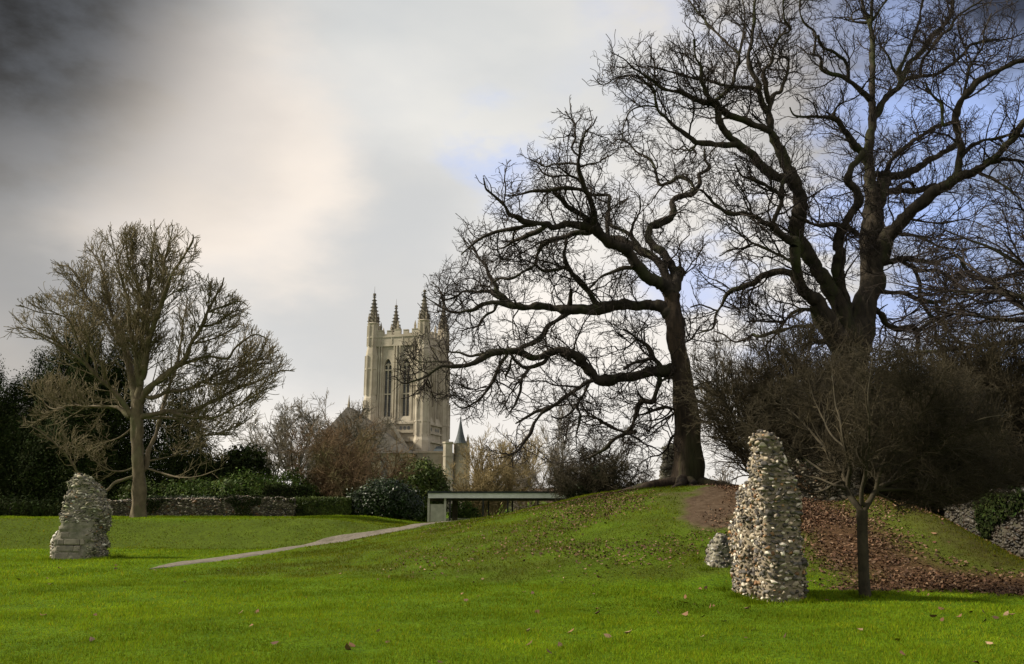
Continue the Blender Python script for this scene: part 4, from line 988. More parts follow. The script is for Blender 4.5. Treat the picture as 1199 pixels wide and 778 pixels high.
def scatter(A, Q, nrm, area, n, filt=None):
    k = R.choice(len(Q), n * 3, p=area / area.sum()); u, v = R.random((2, len(k), 1))
    p = A[Q[k, 0]] * (1 - u) * (1 - v) + A[Q[k, 1]] * u * (1 - v) + A[Q[k, 2]] * u * v + A[Q[k, 3]] * (1 - u) * v; m = nrm[k]
    return p, m
def poisson(p, m, d, nmax, extra=None):
    """thin the samples so that stones keep about d apart"""
    g = {}; keep = []
    for i in range(len(p)):
        c = tuple((p[i] / d).astype(int)); okk = True
        for dx in (-1, 0, 1):
            for dy in (-1, 0, 1):
                for dz in (-1, 0, 1):
                    for j in g.get((c[0] + dx, c[1] + dy, c[2] + dz), ()):
                        if np.sum((p[i] - p[j]) ** 2) < d * d: okk = False; break
                    if not okk: break
                if not okk: break
            if not okk: break
        if okk:
            g.setdefault(c, []).append(i); keep.append(i)
            if len(keep) >= nmax: break
    return p[keep], m[keep]
def join(list_):
    V, Q, C, n = [], [], [], 0
    for v, q, c in list_: V.append(v); Q.append(q + n); C.append(c); n += len(v)
    return np.vstack(V), np.vstack(Q), np.vstack(C)

# ------------------------------------------------------------------ tall flint pillar (ruin, right)
fb = ground_hit(908, 706); YF = fb[1]
FX = lambda px, y=YF: P(px, 600, y)[0]
FZ = lambda py, y=YF: P(905, py, y)[2]
root = empty('flint_pillar', (fb[0], YF + .6, fb[2])); tag(root, 'tall tapering flint rubble pillar of the ruined abbey, standing on the lawn left of the thorn tree', 'ruin')
L1 = []
for py, xl, xr, yb in [(722, 876, 939, .9), (700, 875, 939, .9), (660, 875, 938, .88), (620, 877, 937, .85), (600, 878, 938, .82), (582, 879, 939, .8), (566, 880, 934, .76), (548, 880, 927, .7), (530, 881, 921, .62), (516, 882, 918, .55), (510, 884, 913, .48)]:
    L1.append((FZ(py), FX(xl + 2, YF + yb * .85), FX(xr), YF, YF + yb))
L2 = []
for py, xl, xr in [(700, 853, 905), (670, 852, 905), (640, 853, 905), (610, 857, 902), (590, 862, 900), (575, 866, 896), (568, 872, 890)]:
    L2.append((FZ(py, YF + .9), FX(xl + 1, YF + 1.6), FX(xr, YF + .9), YF + .62, YF + 1.75))
core, st = [], []
for L, nn in ((L1, 2600), (L2, 1500)):
    A, Q, nr, ar = stack_body(L, rough=.06, sc=3.6, power=.28)
    core.append((A, Q, np.ones_like(A)))
    p, m = scatter(A, Q, nr, ar, nn * 4); p, m = poisson(p, m, .061, nn)
    st.append(stones(p + m * .020, m, .044, .85, P_FLINT, low=False, rough=.07, cuts=4))
V, Q, C = join(core); np_mesh('mortar_core', V, Q, M_MORTAR, root, origin=root.location)
V, Q, C = join(st); np_mesh('flint_facing', V, Q, M_FLINT, root, cols=C * np.array([1.0, .94, .86]), smooth=False, origin=root.location)

# small flint stump behind it
sb = ground_hit(842, 664); YS = sb[1]
root = empty('flint_stump', sb); tag(root, 'low conical flint stump on the slope, left of the tall pillar', 'ruin')
L = [(P(842, py, YS)[2], P(a, 600, YS)[0], P(b_, 600, YS)[0], YS - .1, YS + d) for py, a, b_, d in [(672, 830, 858, .6), (660, 829, 857, .6), (645, 831, 856, .55), (636, 834, 853, .45), (629, 839, 848, .25)]]
A, Q, nr, ar = stack_body(L, nth=40, nz=30, rough=.07, power=.7)
np_mesh('mortar_core', A, Q, M_MORTARG, root, origin=sb)
p, m = scatter(A, Q, nr, ar, 2000); p, m = poisson(p, m, .06, 400)
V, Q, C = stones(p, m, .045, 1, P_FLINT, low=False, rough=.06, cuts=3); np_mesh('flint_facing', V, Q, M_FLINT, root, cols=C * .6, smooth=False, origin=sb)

# ------------------------------------------------------------------ ruined rubble block on the left lawn
lb = ground_hit(95, 655); YR = lb[1]
RX = lambda px: P(px, 620, YR)[0]
RZ = lambda py: P(95, py, YR)[2]
root = empty('rubble_ruin', (lb[0], YR + .4, lb[2])); tag(root, 'leaning rubble stump of abbey wall with squared blocks at its foot, on the left lawn', 'ruin')
Ls = [(RZ(py), RX(a), P(b_, 620, YR + d * .8)[0], YR + .0, YR + d) for py, a, b_, d in
      [(664, 60, 128, 1.1), (650, 61, 128, 1.1), (638, 63, 126, 1.05), (625, 65, 125, 1.0), (614, 69, 125, .98), (608, 70, 126, .95), (603, 67, 129, .95), (598, 67, 129, .95), (590, 68, 124, .9), (582, 71, 120, .85), (574, 72, 116, .8), (566, 73, 109, .7), (560, 75, 102, .6), (557, 78, 97, .5)]]
A, Q, nr, ar = stack_body(Ls, nth=72, nz=90, power=.26, rough=.055, sc=3.0, course=.9)
np_mesh('mortar_core', A, Q, M_MORTARG, root, origin=root.location)
p, m = scatter(A, Q, nr, ar, 5200); p, m = poisson(p, m, .058, 2200)
ash = (p[:, 1] < YR + .3) & (p[:, 2] < RZ(612)) & (p[:, 0] < RX(103) + .25 * vnoise(p, 4)) & (m[:, 1] < -.3)
V, Q, C = stones(p[~ash], m[~ash], .055, .58, P_RUBBLE, low=True, rough=.12, cuts=2); np_mesh('rubble_facing', V, Q, M_RUBBLE, root, cols=C * 1.1, smooth=False, origin=root.location)
rows = [(656, 647), (646.5, 639), (638.5, 631), (630.5, 623), (622.5, 614)]
ends = [(66, 100), (67, 96), (68.5, 101), (71, 91), (75, 86)]
mb = MB(); rr = random.Random(5)
for (pa, pb), (xa, xb) in zip(rows, ends):
    x = RX(xa); xe = RX(xb)
    while x < xe - .1:
        w = rr.uniform(.20, .55); w = min(w, xe - x); dy = rr.uniform(-.02, .03); t0, t1 = rr.uniform(0, .03), rr.uniform(0, .03)
        mb.box(x + .004, x + w - .004, YR - .012 + dy, YR + .35, RZ(pa) + .003 + t0 * .2, RZ(pb) - .003 - t1 * .2); x += w
o = mb.build('ashlar_block', M_ASHLAR, root, bevel=.03); o.data.transform(__import__('mathutils').Matrix.Translation(-root.location))
# low flint footing at its left
mo = (p[:, 0] > RX(60)) & ((p[:, 2] > RZ(572)) | ((p[:, 0] > RX(105)) & (vnoise(p, 3.0) > .15)) | (p[:, 2] < RZ(648)) & (p[:, 0] > RX(96)))
q = np.repeat(p[mo], 14, axis=0) + R.normal(size=(mo.sum() * 14, 3)) * .045 + np.repeat(m[mo], 14, axis=0) * .03
sel = R.random(len(q)) < .22
V, Q, C = leaf_arrays(q[sel], np.repeat(m[mo], 14, axis=0)[sel], .022, tone=(.4, 1.2)); np_mesh('moss', V, Q, M_MOSS, root, cols=C, smooth=False, origin=root.location)
fo = ground_hit(63, 650)
Lf = [(RZ(py), RX(a), RX(b_), YR + .15, YR + .75) for py, a, b_ in [(658, 56, 72), (645, 57, 72), (632, 58, 72), (625, 62, 72), (620, 66, 72)]]
A, Q, nr, ar = stack_body(Lf, nth=36, nz=24, rough=.04, power=.6)
p, m = scatter(A, Q, nr, ar, 900); p, m = poisson(p, m, .06, 260)
v1, q1, c1 = stones(p, m, .045, 1, P_FLINT, low=False, rough=.13)
np_mesh('flint_footing', v1, q1, M_FLINT, root, cols=c1, smooth=False, origin=root.location)

# ------------------------------------------------------------------ ruin standing behind the oak on the mound
rb = P(790, 575, 33.5)
root = empty('flint_ruin', (rb[0], 33.7, gz(rb[0], 33.7))); tag(root, 'dark narrow flint ruin half hidden behind the oak trunk on the mound', 'ruin')
ZZ = lambda py: P(790, py, 33.3)[2]; XX = lambda px: P(px, 570, 33.3)[0]
Ls = [(ZZ(py), XX(a), XX(b_), 33.3, 34.2) for py, a, b_ in [(582, 775, 812), (565, 776, 812), (545, 777, 811), (538, 780, 811), (522, 782, 810), (520, 786, 806)]]
A, Q, nr, ar = stack_body(Ls, nth=40, nz=40, rough=.07)
np_mesh('mortar_core', A, Q, M_MORTARG, root, origin=root.location)
p, m = scatter(A, Q, nr, ar, 2400); p, m = poisson(p, m, .09, 420)
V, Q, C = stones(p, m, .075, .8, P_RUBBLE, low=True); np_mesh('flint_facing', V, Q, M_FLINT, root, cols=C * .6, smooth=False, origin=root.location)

# ------------------------------------------------------------------ flint walls
def flint_wall(name, label, pts, thick, h0, h1, n, size, dark=1.0, mortar=None, group=None, ragged=.12, ivy=0):
    """wall along a ground line; ragged top between h0 and h1"""
    pts = np.array(pts, float); nseg = 40; f = np.linspace(0, len(pts) - 1, nseg); j = np.minimum(f.astype(int), len(pts) - 2); w = (f - j)[:, None]
    c = pts[j] * (1 - w) + pts[j + 1] * w
    T = np.gradient(c, axis=0); T /= np.linalg.norm(T, axis=1)[:, None]; Nn = np.stack([-T[:, 1], T[:, 0]], -1)
    g = ground_z(c[:, 0], c[:, 1]) - .15
    h = h0 + (h1 - h0) * np.linspace(0, 1, nseg) + ragged * np.array([mnoise.noise((k * .45, size * 50, h0)) for k in range(nseg)])
    rows = []
    nz = 10
    for side in (-1, 1):
        zz = np.linspace(0, 1, nz) if side < 0 else np.linspace(1, 0, nz)
        for t in zz: rows.append(np.column_stack([c + Nn * side * thick / 2 * (1 - .1 * t), g + (h + .15) * t]))
    A = np.stack(rows, 0); A = A + fbm(A, 2.5, 3)[..., None] * .05 * np.array([1, 1, .6])
    nr_, ns = A.shape[:2]; id_ = np.arange(nr_ * ns).reshape(nr_, ns)
    Q = np.stack([id_[:-1, :-1], id_[:-1, 1:], id_[1:, 1:], id_[1:, :-1]], -1).reshape(-1, 4)
    V = A.reshape(-1, 3)
    e1 = V[Q[:, 1]] - V[Q[:, 0]]; e2 = V[Q[:, 3]] - V[Q[:, 0]]; nn = np.cross(e1, e2); ar = np.linalg.norm(nn, axis=1); nn /= ar[:, None] + 1e-12
    mid = c.mean(0); cc = V[Q].mean(1)
    d = np.linalg.norm(cc[:, None, :2] - c[None], axis=2); ci = c[np.argmin(d, 1)]; flip = ((cc[:, :2] - ci) * nn[:, :2]).sum(1) < 0; nn[flip] *= -1
    root = empty(name, (mid[0], mid[1], gz(*mid))); tag(root, label, 'wall', group)
    # end caps
    ends = []
    for e in (0, ns - 1):
        ends.append(list(id_[:, e]))
    me_v = V - np.array(root.location)
    me = bpy.data.meshes.new('mortar_core'); me.from_pydata([tuple(v) for v in me_v], [], [tuple(int(i) for i in q) for q in Q] + [tuple(int(i) for i in e) for e in ends]); me.update()
    link_mesh('mortar_core', me, mortar or M_MORTARG, root)
    p, m = scatter(V, Q, nn, ar, n * 2); p, m = poisson(p, m, size * 1.25, n)
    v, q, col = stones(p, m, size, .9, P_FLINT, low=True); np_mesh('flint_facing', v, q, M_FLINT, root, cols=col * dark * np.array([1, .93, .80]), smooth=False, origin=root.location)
    if ivy:
        p, m = scatter(V, Q, nn, ar, ivy); g_ = fbm(p, .8, 2) + 1.1 * (p[:, 2] - ground_z(p[:, 0], p[:, 1])) / max(h0, h1) - .75; kk = g_ > 0; p, m = p[kk], m[kk]
        p = p + m * R.uniform(.03, .12, (len(p), 1)) + R.normal(size=p.shape) * .03
        v, q, col = leaf_arrays(p, m, .045, tone=(.4, 1.2)); np_mesh('ivy', v, q, M_YEW, root, cols=col, smooth=False, origin=root.location)
    return root
gw = lambda px, Y: [P(px, 590, Y)[0], Y]
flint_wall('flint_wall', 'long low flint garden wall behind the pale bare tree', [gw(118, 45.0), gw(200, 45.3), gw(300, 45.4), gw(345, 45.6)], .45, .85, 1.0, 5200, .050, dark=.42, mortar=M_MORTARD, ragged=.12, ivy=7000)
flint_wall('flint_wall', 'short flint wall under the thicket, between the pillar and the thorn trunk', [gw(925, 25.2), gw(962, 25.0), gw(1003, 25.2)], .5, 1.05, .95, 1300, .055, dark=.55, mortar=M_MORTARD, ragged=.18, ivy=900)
flint_wall('flint_wall', 'dark flint wall rising at the right edge behind the leafy gully', [gw(1118, 24.0), gw(1150, 22.3), gw(1185, 20.5), gw(1240, 19.0)], .6, .9, 1.9, 2600, .055, dark=.10, mortar=M_MORTARD, ragged=.2, ivy=9000)  # deep shade painted in through very dark stones and mortar

# clipped hedge right of the garden wall
def hedge(name, label, x0, x1, y0, y1, h, mat, n, size=.05, tone=(.4, 1.3)):
    cx, cy = (x0 + x1) / 2, (y0 + y1) / 2; g = gz(cx, cy) - .15; root = empty(name, (cx, cy, g)); tag(root, label, 'hedge'); o = np.array(root.location)
    c = MB(); c.box(x0 + .12 - cx, x1 - .12 - cx, y0 + .12 - cy, y1 - .12 - cy, 0, h - .1); c.build('stem_mass', M_CORE, root)
    k = R.integers(0, 4, n); u, v = R.random((2, n)); p = np.zeros((n, 3)); m = np.zeros((n, 3))
    f = k <= 1; p[f] = np.column_stack([x0 + (x1 - x0) * u, np.full(n, y0), g + h * v])[f]; m[f] = (0, -1, 0)
    f = k == 2; p[f] = np.column_stack([x0 + (x1 - x0) * u, y0 + (y1 - y0) * v, np.full(n, g + h)])[f]; m[f] = (0, 0, 1)
    f = k == 3; p[f] = np.column_stack([np.where(u < .5, x0, x1), y0 + (y1 - y0) * (u * 2 % 1), g + h * v])[f]; m[f] = np.column_stack([np.where(u < .5, -1, 1), 0 * u, 0 * u])[f]
    p = p + R.normal(size=p.shape) * .05 + m * (fbm(p, 1.4, 3) * .09)[:, None]
    V, Q, C = leaf_arrays(p, m, size, tone=tone, clump=1 + .35 * vnoise(p, .9)); np_mesh('foliage', V, Q, mat, root, smooth=False, cols=C, origin=o)
a, b = gw(346, 46.6), gw(412, 46.6)
hedge('clipped_hedge', 'low clipped green hedge below the rusty tree, right of the garden wall', a[0], b[0], 46.0, 47.0, 1.05, M_HOLLY, 9000)
a, b = gw(310, 47.6), gw(362, 47.6)
hedge('clipped_hedge', 'dark flat-topped hedge showing just above the garden wall', a[0], b[0], 47.2, 48.4, 1.75, M_YEW, 7000)
a, b = gw(180, 46.6), gw(310, 46.6)
hedge('clipped_hedge', 'long thin brownish hedge along the top of the garden wall', a[0], b[0], 46.2, 46.9, 1.12, M_IVY, 9000)

# ------------------------------------------------------------------ shelter (flat-roofed open pavilion)
M_CONC = mat2('concrete', (.40, .38, .33), (.54, .515, .46), 2.5, .9, c3=(.30, .285, .25), scale3=1.2, bump=.004, bscale=30)
M_WHITE = mat2('white_paint', (.62, .62, .60), (.74, .74, .72), 2, .6)
M_FELT = mat2('roof_felt', (.018, .024, .026), (.035, .045, .048), 2, .8)
M_BLACK = mat2('black_paint', (.012, .012, .012), (.024, .023, .022), 3, .5)
M_DWOOD = mat2('dark_board', (.030, .022, .016), (.060, .045, .032), 4, .8)
YP = 58.0
PX = lambda px, Y=YP: P(px, 595, Y)[0]
PZ = lambda py, Y=YP: P(560, py, Y)[2]
gp = gz(PX(560), YP)
root = empty('garden_shelter', (PX(500), YP, gp)); tag(root, 'flat-roofed open shelter with white fascia and concrete end wall', 'shelter'); o = root.location
def bxp(name, x0, x1, y0, y1, z0, z1, mat, bev=0.0, lab=None):
    m_ = MB(); m_.box(x0 - o[0], x1 - o[0], y0 - o[1], y1 - o[1], z0 - o[2], z1 - o[2]); ob = m_.build(name, mat, root, bevel=bev)
    if lab: ob['label'] = lab
    return ob
x0, x1 = PX(501), PX(662); zt = PZ(575.5); zf = PZ(577.5); zb = PZ(583.5)
bxp('roof_slab', x0 - .06, x1 + .06, YP - .06, YP + 5.0, zf, zt, M_FELT)
bxp('fascia', x0, x1, YP, YP + .05, zb, zf - .004, M_WHITE)
bxp('ceiling_board', x0 + .05, x1 - .05, YP + .054, YP + 4.9, zb + .02, zf - .008, M_DWOOD)
bxp('beam', x0 + .05, x1 - .05, YP + .35, YP + .5, zb - .18, zb + .016, M_DWOOD)
bxp('end_wall', PX(503.5), PX(520.5), YP + .30, YP + .42, gp - .3, PZ(590.5), M_CONC)
for px in (501.5, 520.8): bxp('post', PX(px) - .07, PX(px) + .07, YP + .16, YP + .34, gp - .3, zb + .01, M_CONC, lab='pale concrete post of the end wall')
bxp('side_wall', PX(527.5), PX(534), YP + 1.6, YP + 1.75, gp - .3, zb + .015, M_DWOOD)
for px, yy in ((526.5, .2), (565.5, .25), (571, 1.9), (594.5, .25), (600, 1.9), (630, .25), (655, .25)): bxp('post', PX(px) - .055, PX(px) + .055, YP + yy, YP + yy + .11, gp - .3, zb + .012, M_BLACK)
bxp('back_wall', x0, x1, YP + 4.6, YP + 4.75, gp - .3, gp + .55, M_CONC)
bxp('bench', PX(536), PX(592), YP + 3.6, YP + 4.1, gp + .40, gp + .46, M_DWOOD)
bxp('bench_support', PX(560), PX(562), YP + 3.65, YP + 4.05, gp - .2, gp + .395, M_CONC)

# roof of a house far left
hx = P(-6, 590, 95)
root = empty('distant_house', (hx[0], 95, gz(hx[0], 95))); tag(root, 'sliver of a grey slate house roof at the left edge behind the yews', 'house')
h0 = P(0, 497, 95)[2] - root.location[2]; h1 = P(0, 480, 95)[2] - root.location[2]
mb = MB(); mb.box(-4.5, 1.7, 0, 7, -1, h0); mb.build('wall', mat2('render_wall', (.20, .18, .15), (.28, .25, .21), 1, .9), root)
mb = MB(); mb.prism([(-4.8, -.3, h0), (2.0, -.3, h0), (2.0, 3.5, h1 + .8), (-4.8, 3.5, h1 + .8)][::-1], [(-4.8, -.3, h0 + .18), (2.0, -.3, h0 + .18), (2.0, 3.5, h1 + 1.0), (-4.8, 3.5, h1 + 1.0)][::-1])
mb.prism([(-4.8, 7.3, h0), (2.0, 7.3, h0), (2.0, 3.51, h1 + .8), (-4.8, 3.51, h1 + .8)], [(-4.8, 7.3, h0 + .18), (2.0, 7.3, h0 + .18), (2.0, 3.51, h1 + 1.0), (-4.8, 3.51, h1 + 1.0)])
mb.build('roof', mat2('slate_roof', (.05, .05, .052), (.09, .088, .085), 3, .8), root)
# ------------------------------------------------------------------ church
M_STONE = mat2('limestone', (.33, .295, .23), (.44, .395, .315), .5, .9, c3=(.28, .245, .185), scale3=.22, bump=.02, bscale=6)
M_STONE2 = mat2('weathered_limestone', (.26, .22, .165), (.37, .32, .24), .5, .9, c3=(.15, .13, .10), scale3=.25, bump=.02, bscale=6)
M_PINN = mat2('sooty_limestone', (.085, .075, .058), (.16, .14, .105), .8, .9)
M_LEAD = mat2('copper_lead', (.035, .045, .050), (.062, .075, .078), 1, .6)
M_SLATE = mat2('church_slate', (.055, .050, .042), (.095, .085, .070), .8, .8)
M_LOUVRE = mat2('louvre_slate', (.11, .11, .11), (.16, .16, .155), 2, .8)
YC = 180.0
def CZ(py, Y=YC): return P(478, py, Y)[2]
c0 = P(474.3, 590, YC); gC = gz(c0[0], YC)
church = empty('abbey_church', (c0[0], YC, gC), math.radians(-16.0))
tag(church, 'pale stone cathedral with a tall pinnacled tower, rising beyond the bare garden trees', 'church')
Z = lambda py, Y=YC: CZ(py, Y) - gC
HB = 5.7
def rot4(p, k):
    x, y, z = p
    for _ in range(k): x, y = -y, x
    return (x, y, z)
class FB(MB):
    def __init__(s, k): super().__init__(); s.k = k
    def poly(s, pts): super().poly([rot4(p, s.k) for p in pts])
    def add(s, pts, faces): super().add([rot4(p, s.k) for p in pts], faces)
ztop, zstr, zsill, zlow = Z(401), Z(411), Z(491), Z(498)
zspr, zapx = Z(437), Z(425)
WOFF, WW = 2.05, 1.80
body = MB(); body.box(-4.9, 4.9, -4.9, 4.9, -1, Z(402)); body.build('tower_core', M_STONE2, church)
def arch(u0, u1, zs, za, n=7):
    m_ = (u0 + u1) / 2; w = u1 - u0; L = []
    for i in range(n + 1): 
        t = i / n; L.append((u0 + w / 2 * (1 - math.cos(t * math.pi / 2)) ** .9 if t < 1 else m_, zs + (za - zs) * math.sin(t * math.pi / 2) ** 1.0 * (.85 + .15 * t)))
    return L + [(2 * m_ - a, b) for a, b in L[-2::-1]]
for k in range(4):
    f = FB(k); y0, y1 = -5.95, -5.2
    # wall pieces round the two belfry openings
    e = HB
    f.box(-e, -WOFF - WW / 2, y0, y1, zsill, zstr); f.box(-WOFF + WW / 2, WOFF - WW / 2, y0, y1, zsill, zstr); f.box(WOFF + WW / 2, e, y0, y1, zsill, zstr)
    f.box(-e, e, y0 - .003, y1, -1, zsill - .002)
    for c in (-WOFF, WOFF):
        A_ = arch(c - WW / 2, c + WW / 2, zspr, zapx)
        for (ua, za), (ub, zb_) in zip(A_[:-1], A_[1:]):
            f.prism([(ua, y0, za), (ub, y0, zb_), (ub, y0, zstr), (ua, y0, zstr)], [(ua, y1, za), (ub, y1, zb_), (ub, y1, zstr), (ua, y1, zstr)])
    f.build('tower_wall', M_STONE, church)
    d = FB(k)
    # stepped sill, string courses, shafts
    d.prism([(-e, y0, zlow), (e, y0, zlow), (e, y0, zsill), (-e, y0, zsill)], [(-e, y0 - .35, zlow), (e, y0 - .35, zlow), (e, y0 - .02, zsill), (-e, y0 - .02, zsill)])
    d.box(-e, e, y0 - .42, y0, zlow - .35, zlow - .01)
    d.box(-e, e, y0 - .30, y0 - .004, zstr, zstr + .35); d.box(-e, e, y0 - .25, y1, zstr + .352, ztop)
    d.box(-e, e, y0 - .38, y0, ztop + .002, ztop + .30)
    for u in (-3.95, -3.45, -.62, 0, .62, 3.45, 3.95): d.box(u - .13, u + .13, y0 - (.30 if u else .45), y0 - .004, zlow + .02, zstr - .01)
    for u in (-3.7, -1.2, 1.2, 3.7): d.box(u - .09, u + .09, y0 - .34, y0 - .254, zstr + .36, ztop - .01)
    d.box(-e, e, y0 - .30, y0, Z(510), Z(510) + .35); d.box(-e, e, y0 - .5, y0 - .005, Z(520), Z(520) + .4)
    d.build('string_course', M_STONE, church)
    for u in (-2.9, -2.05, -1.2, 1.2, 2.05, 2.9):
        h_ = FB(k); h_.prism([(u + .34 * math.cos(t), y0 - .02, Z(504.5) + .42 * math.sin(t)) for t in np.arange(8) * math.pi / 4], [(u + .34 * math.cos(t), y0 + .02, Z(504.5) + .42 * math.sin(t)) for t in np.arange(8) * math.pi / 4])
        h_.build('arcade_opening', M_LOUVRE, church)
    # stepped battlements
    b_ = FB(k); zc = ztop + .304
    steps = [(-4.55, -3.2, 1.15), (-3.196, -2.4, .45), (-2.396, -1.3, 1.05), (-1.296, -.7, .25), (-.696, .7, 1.25), (.704, 1.3, .25), (1.304, 2.4, 1.05), (2.404, 3.2, .45), (3.204, 4.55, 1.15)]
    for ua, ub, hh in steps:
        b_.box(ua, ub, y0 - .24, y0 + .3, zc, zc + hh)
        if hh > .5: b_.box(ua - .08 + .085, ub + .08 - .085, y0 - .32, y0 + .36, zc + hh + .002, zc + hh + .16)
    b_.build('parapet', M_STONE, church)
    p_ = FB(k)
    p_.frustum(0, y0 - .05, zc + 1.26, zc + 2.0, .30, .30, 4); p_.frustum(0, y0 - .05, zc + 2.0, zc + 3.3, .34, .02, 4); p_.build('finial', M_STONE2, church)
    for s_ in (-1, 1): p_ = FB(k); p_.frustum(s_ * 3.85, y0 - .05, zc + 1.16, zc + 2.0, .26, .26, 4); p_.frustum(s_ * 3.85, y0 - .05, zc + 2.0, zc + 3.1, .3, .02, 4); p_.build('finial', M_STONE2, church)
    # belfry windows: mullion, transoms, tracery and louvres
    for c in (-WOFF, WOFF):
        w_ = FB(k); ya, yb_ = y0 + .22, y0 + .48
        w_.box(c - .11, c + .11, ya, yb_, zsill, zapx - .9)
        for s_ in (-1, 1): w_.box(c + s_ * (WW / 2 - .09) - .09, c + s_ * (WW / 2 - .09) + .09, ya, yb_, zsill, zspr + .5)
        for zz in (Z(466), Z(438.5)): w_.box(c - WW / 2, c - .112, ya + .02, yb_ - .02, zz, zz + .28); w_.box(c + .112, c + WW / 2, ya + .02, yb_ - .02, zz, zz + .28)
        for q in (-.45, .45):
            A_ = arch(c + q - .38, c + q + .38, Z(438.5) + .28, Z(432), 4)
            for (ua, za), (ub, zb_) in zip(A_[:-1], A_[1:]): w_.prism([(ua, ya, za), (ub, ya, zb_), (ub, ya, zb_ + .22), (ua, ya, za + .22)], [(ua, yb_, za), (ub, yb_, zb_), (ub, yb_, zb_ + .22), (ua, yb_, za + .22)])
        w_.box(c - .5, c + .5, ya + .03, yb_ - .03, zspr + .95, zspr + 1.15)
        wo = w_.build('window', M_STONE, church)
        l_ = FB(k)
        zz = zsill
        while zz < zapx - .2:
            l_.add([(c - WW / 2, y0 + .52, zz), (c + WW / 2, y0 + .52, zz), (c + WW / 2, y0 + .72, zz + .42), (c - WW / 2, y0 + .72, zz + .42)], [(0, 1, 2, 3)]); zz += .46
        l_.box(c - WW / 2, c + WW / 2, y0 + .735, y0 + .75, zsill, zapx); l_.build('louvre', M_LOUVRE, wo)
# corner turrets with crocketed pinnacles
for sx, sy in ((-1, -1), (1, -1), (1, 1), (-1, 1)):
    t = MB(); cx, cy = sx * HB, sy * HB
    zs0 = Z(386)
    # stepped angle buttresses below, octagonal turret above
    t.frustum(cx, cy, -1, Z(519), 1.75, 1.75); t.frustum(cx, cy, Z(519), Z(515.5), 1.75, 1.55); t.frustum(cx, cy, Z(515.5), Z(470), 1.55, 1.52)
    t.frustum(cx, cy, Z(470), Z(468), 1.52, 1.42); t.frustum(cx, cy, Z(468), Z(419), 1.42, 1.38); t.frustum(cx, cy, Z(419), Z(412), 1.38, 1.16); t.frustum(cx, cy, Z(412), zs0, 1.16, 1.13)
    t.frustum(cx, cy, zs0, zs0 + .35, 1.13, 1.36); t.frustum(cx, cy, zs0 + .35, zs0 + .5, 1.36, 1.2)
    for zz in (Z(498), Z(437), Z(401)): r_ = 1.68 if zz < Z(480) else 1.54 if zz < Z(420) else 1.28; t.frustum(cx, cy, zz, zz + .3, r_, r_)
    for a in range(8):
        an = math.pi / 8 + a * math.pi / 4
        for r_, z0_, z1_ in ((1.44, Z(466), Z(421)), (1.58, Z(513), Z(472)), (1.17, Z(410), zs0 - .02)):
            x_, y_ = cx + r_ * math.cos(an), cy + r_ * math.sin(an); t.box(x_ - .13, x_ + .13, y_ - .13, y_ + .13, z0_, z1_)
    to = t.build('corner_turret', M_STONE, church)
    s = MB(); ztip = Z(351)
    s.frustum(cx, cy, zs0 + .5, ztip, 1.05, .10)
    n_ = 8
    for a in range(8):
        an = math.pi / 8 + a * math.pi / 4
        for i in range(n_):
            f_ = (i + .4) / n_; r_ = 1.05 * (1 - f_) + .14; z_ = zs0 + .5 + (ztip - zs0 - .5) * f_; q_ = .17 * (1 - .4 * f_)
            x_, y_ = cx + (r_ + .06) * math.cos(an), cy + (r_ + .06) * math.sin(an); s.prism([(x_ - q_ * .6, y_ - q_ * .6, z_), (x_ + q_ * .6, y_ - q_ * .6, z_), (x_ + q_ * .6, y_ + q_ * .6, z_), (x_ - q_ * .6, y_ + q_ * .6, z_)], [(x_ - q_, y_ - q_, z_ + q_), (x_ + q_, y_ - q_, z_ + q_), (x_ + q_, y_ + q_, z_ + q_), (x_ - q_, y_ + q_, z_ + q_)])
    s.frustum(cx, cy, ztip - .1, ztip + .35, .34, .30); s.frustum(cx, cy, ztip + .35, ztip + 1.9, .05, .02, 4)
    s.build('pinnacle', M_PINN, to)
    for a in range(4):
        an = math.pi / 4 + a * math.pi / 2; x_, y_ = cx + 1.05 * math.cos(an), cy + 1.05 * math.sin(an)
        q = MB(); q.frustum(x_, y_, zs0 + .2, zs0 + 1.3, .2, .2, 4); q.frustum(x_, y_, zs0 + 1.3, zs0 + 2.7, .24, .02, 4); q.build('pinnacle', M_STONE2, to)

# lower parts of the church are built on lines parallel to the picture, so give them world coordinates
def W2L(p):
    x, y, z = p[0] - c0[0], p[1] - YC, p[2] - gC; a = math.radians(16.0); return (x * math.cos(a) - y * math.sin(a), x * math.sin(a) + y * math.cos(a), z)
class WB(MB):
    def add(s, pts, faces): super().add([W2L(p) for p in pts], faces)
    def poly(s, pts): super().poly([W2L(p) for p in pts])
def wp(px, py, Y): return tuple(P(px, py, Y))
Yr = 160.0
xa, xb, xc = P(356, 560, Yr)[0], P(396, 560, Yr)[0], P(484, 560, Yr)[0]; ze, zr = P(396, 531, Yr)[2], P(396, 478, Yr + 8)[2]
w = WB(); w.box(xa + .5, xc - .5, Yr, Yr + 14, -2, ze + .2); w.build('transept_wall', M_STONE2, church)
w = WB(); w.add([(xa, Yr - .5, ze), (xc, Yr - .5, ze), (xc, Yr + 14.5, ze), (xa, Yr + 14.5, ze), (xb, Yr + 6, zr), (xb + .8, Yr + 8.5, zr)], [(0, 1, 4), (1, 5, 4), (1, 2, 5), (2, 3, 5), (3, 4, 5), (3, 0, 4), (0, 3, 2, 1)]); w.build('transept_roof', M_SLATE, church)
w = WB(); xq = xb + .2; w.frustum(xq, Yr + 6.6, zr - .4, zr + .7, .35, .25, 6); w.frustum(xq, Yr + 6.6, zr + .7, zr + 2.4, .22, .03, 6); w.build('finial', M_STONE2, church)
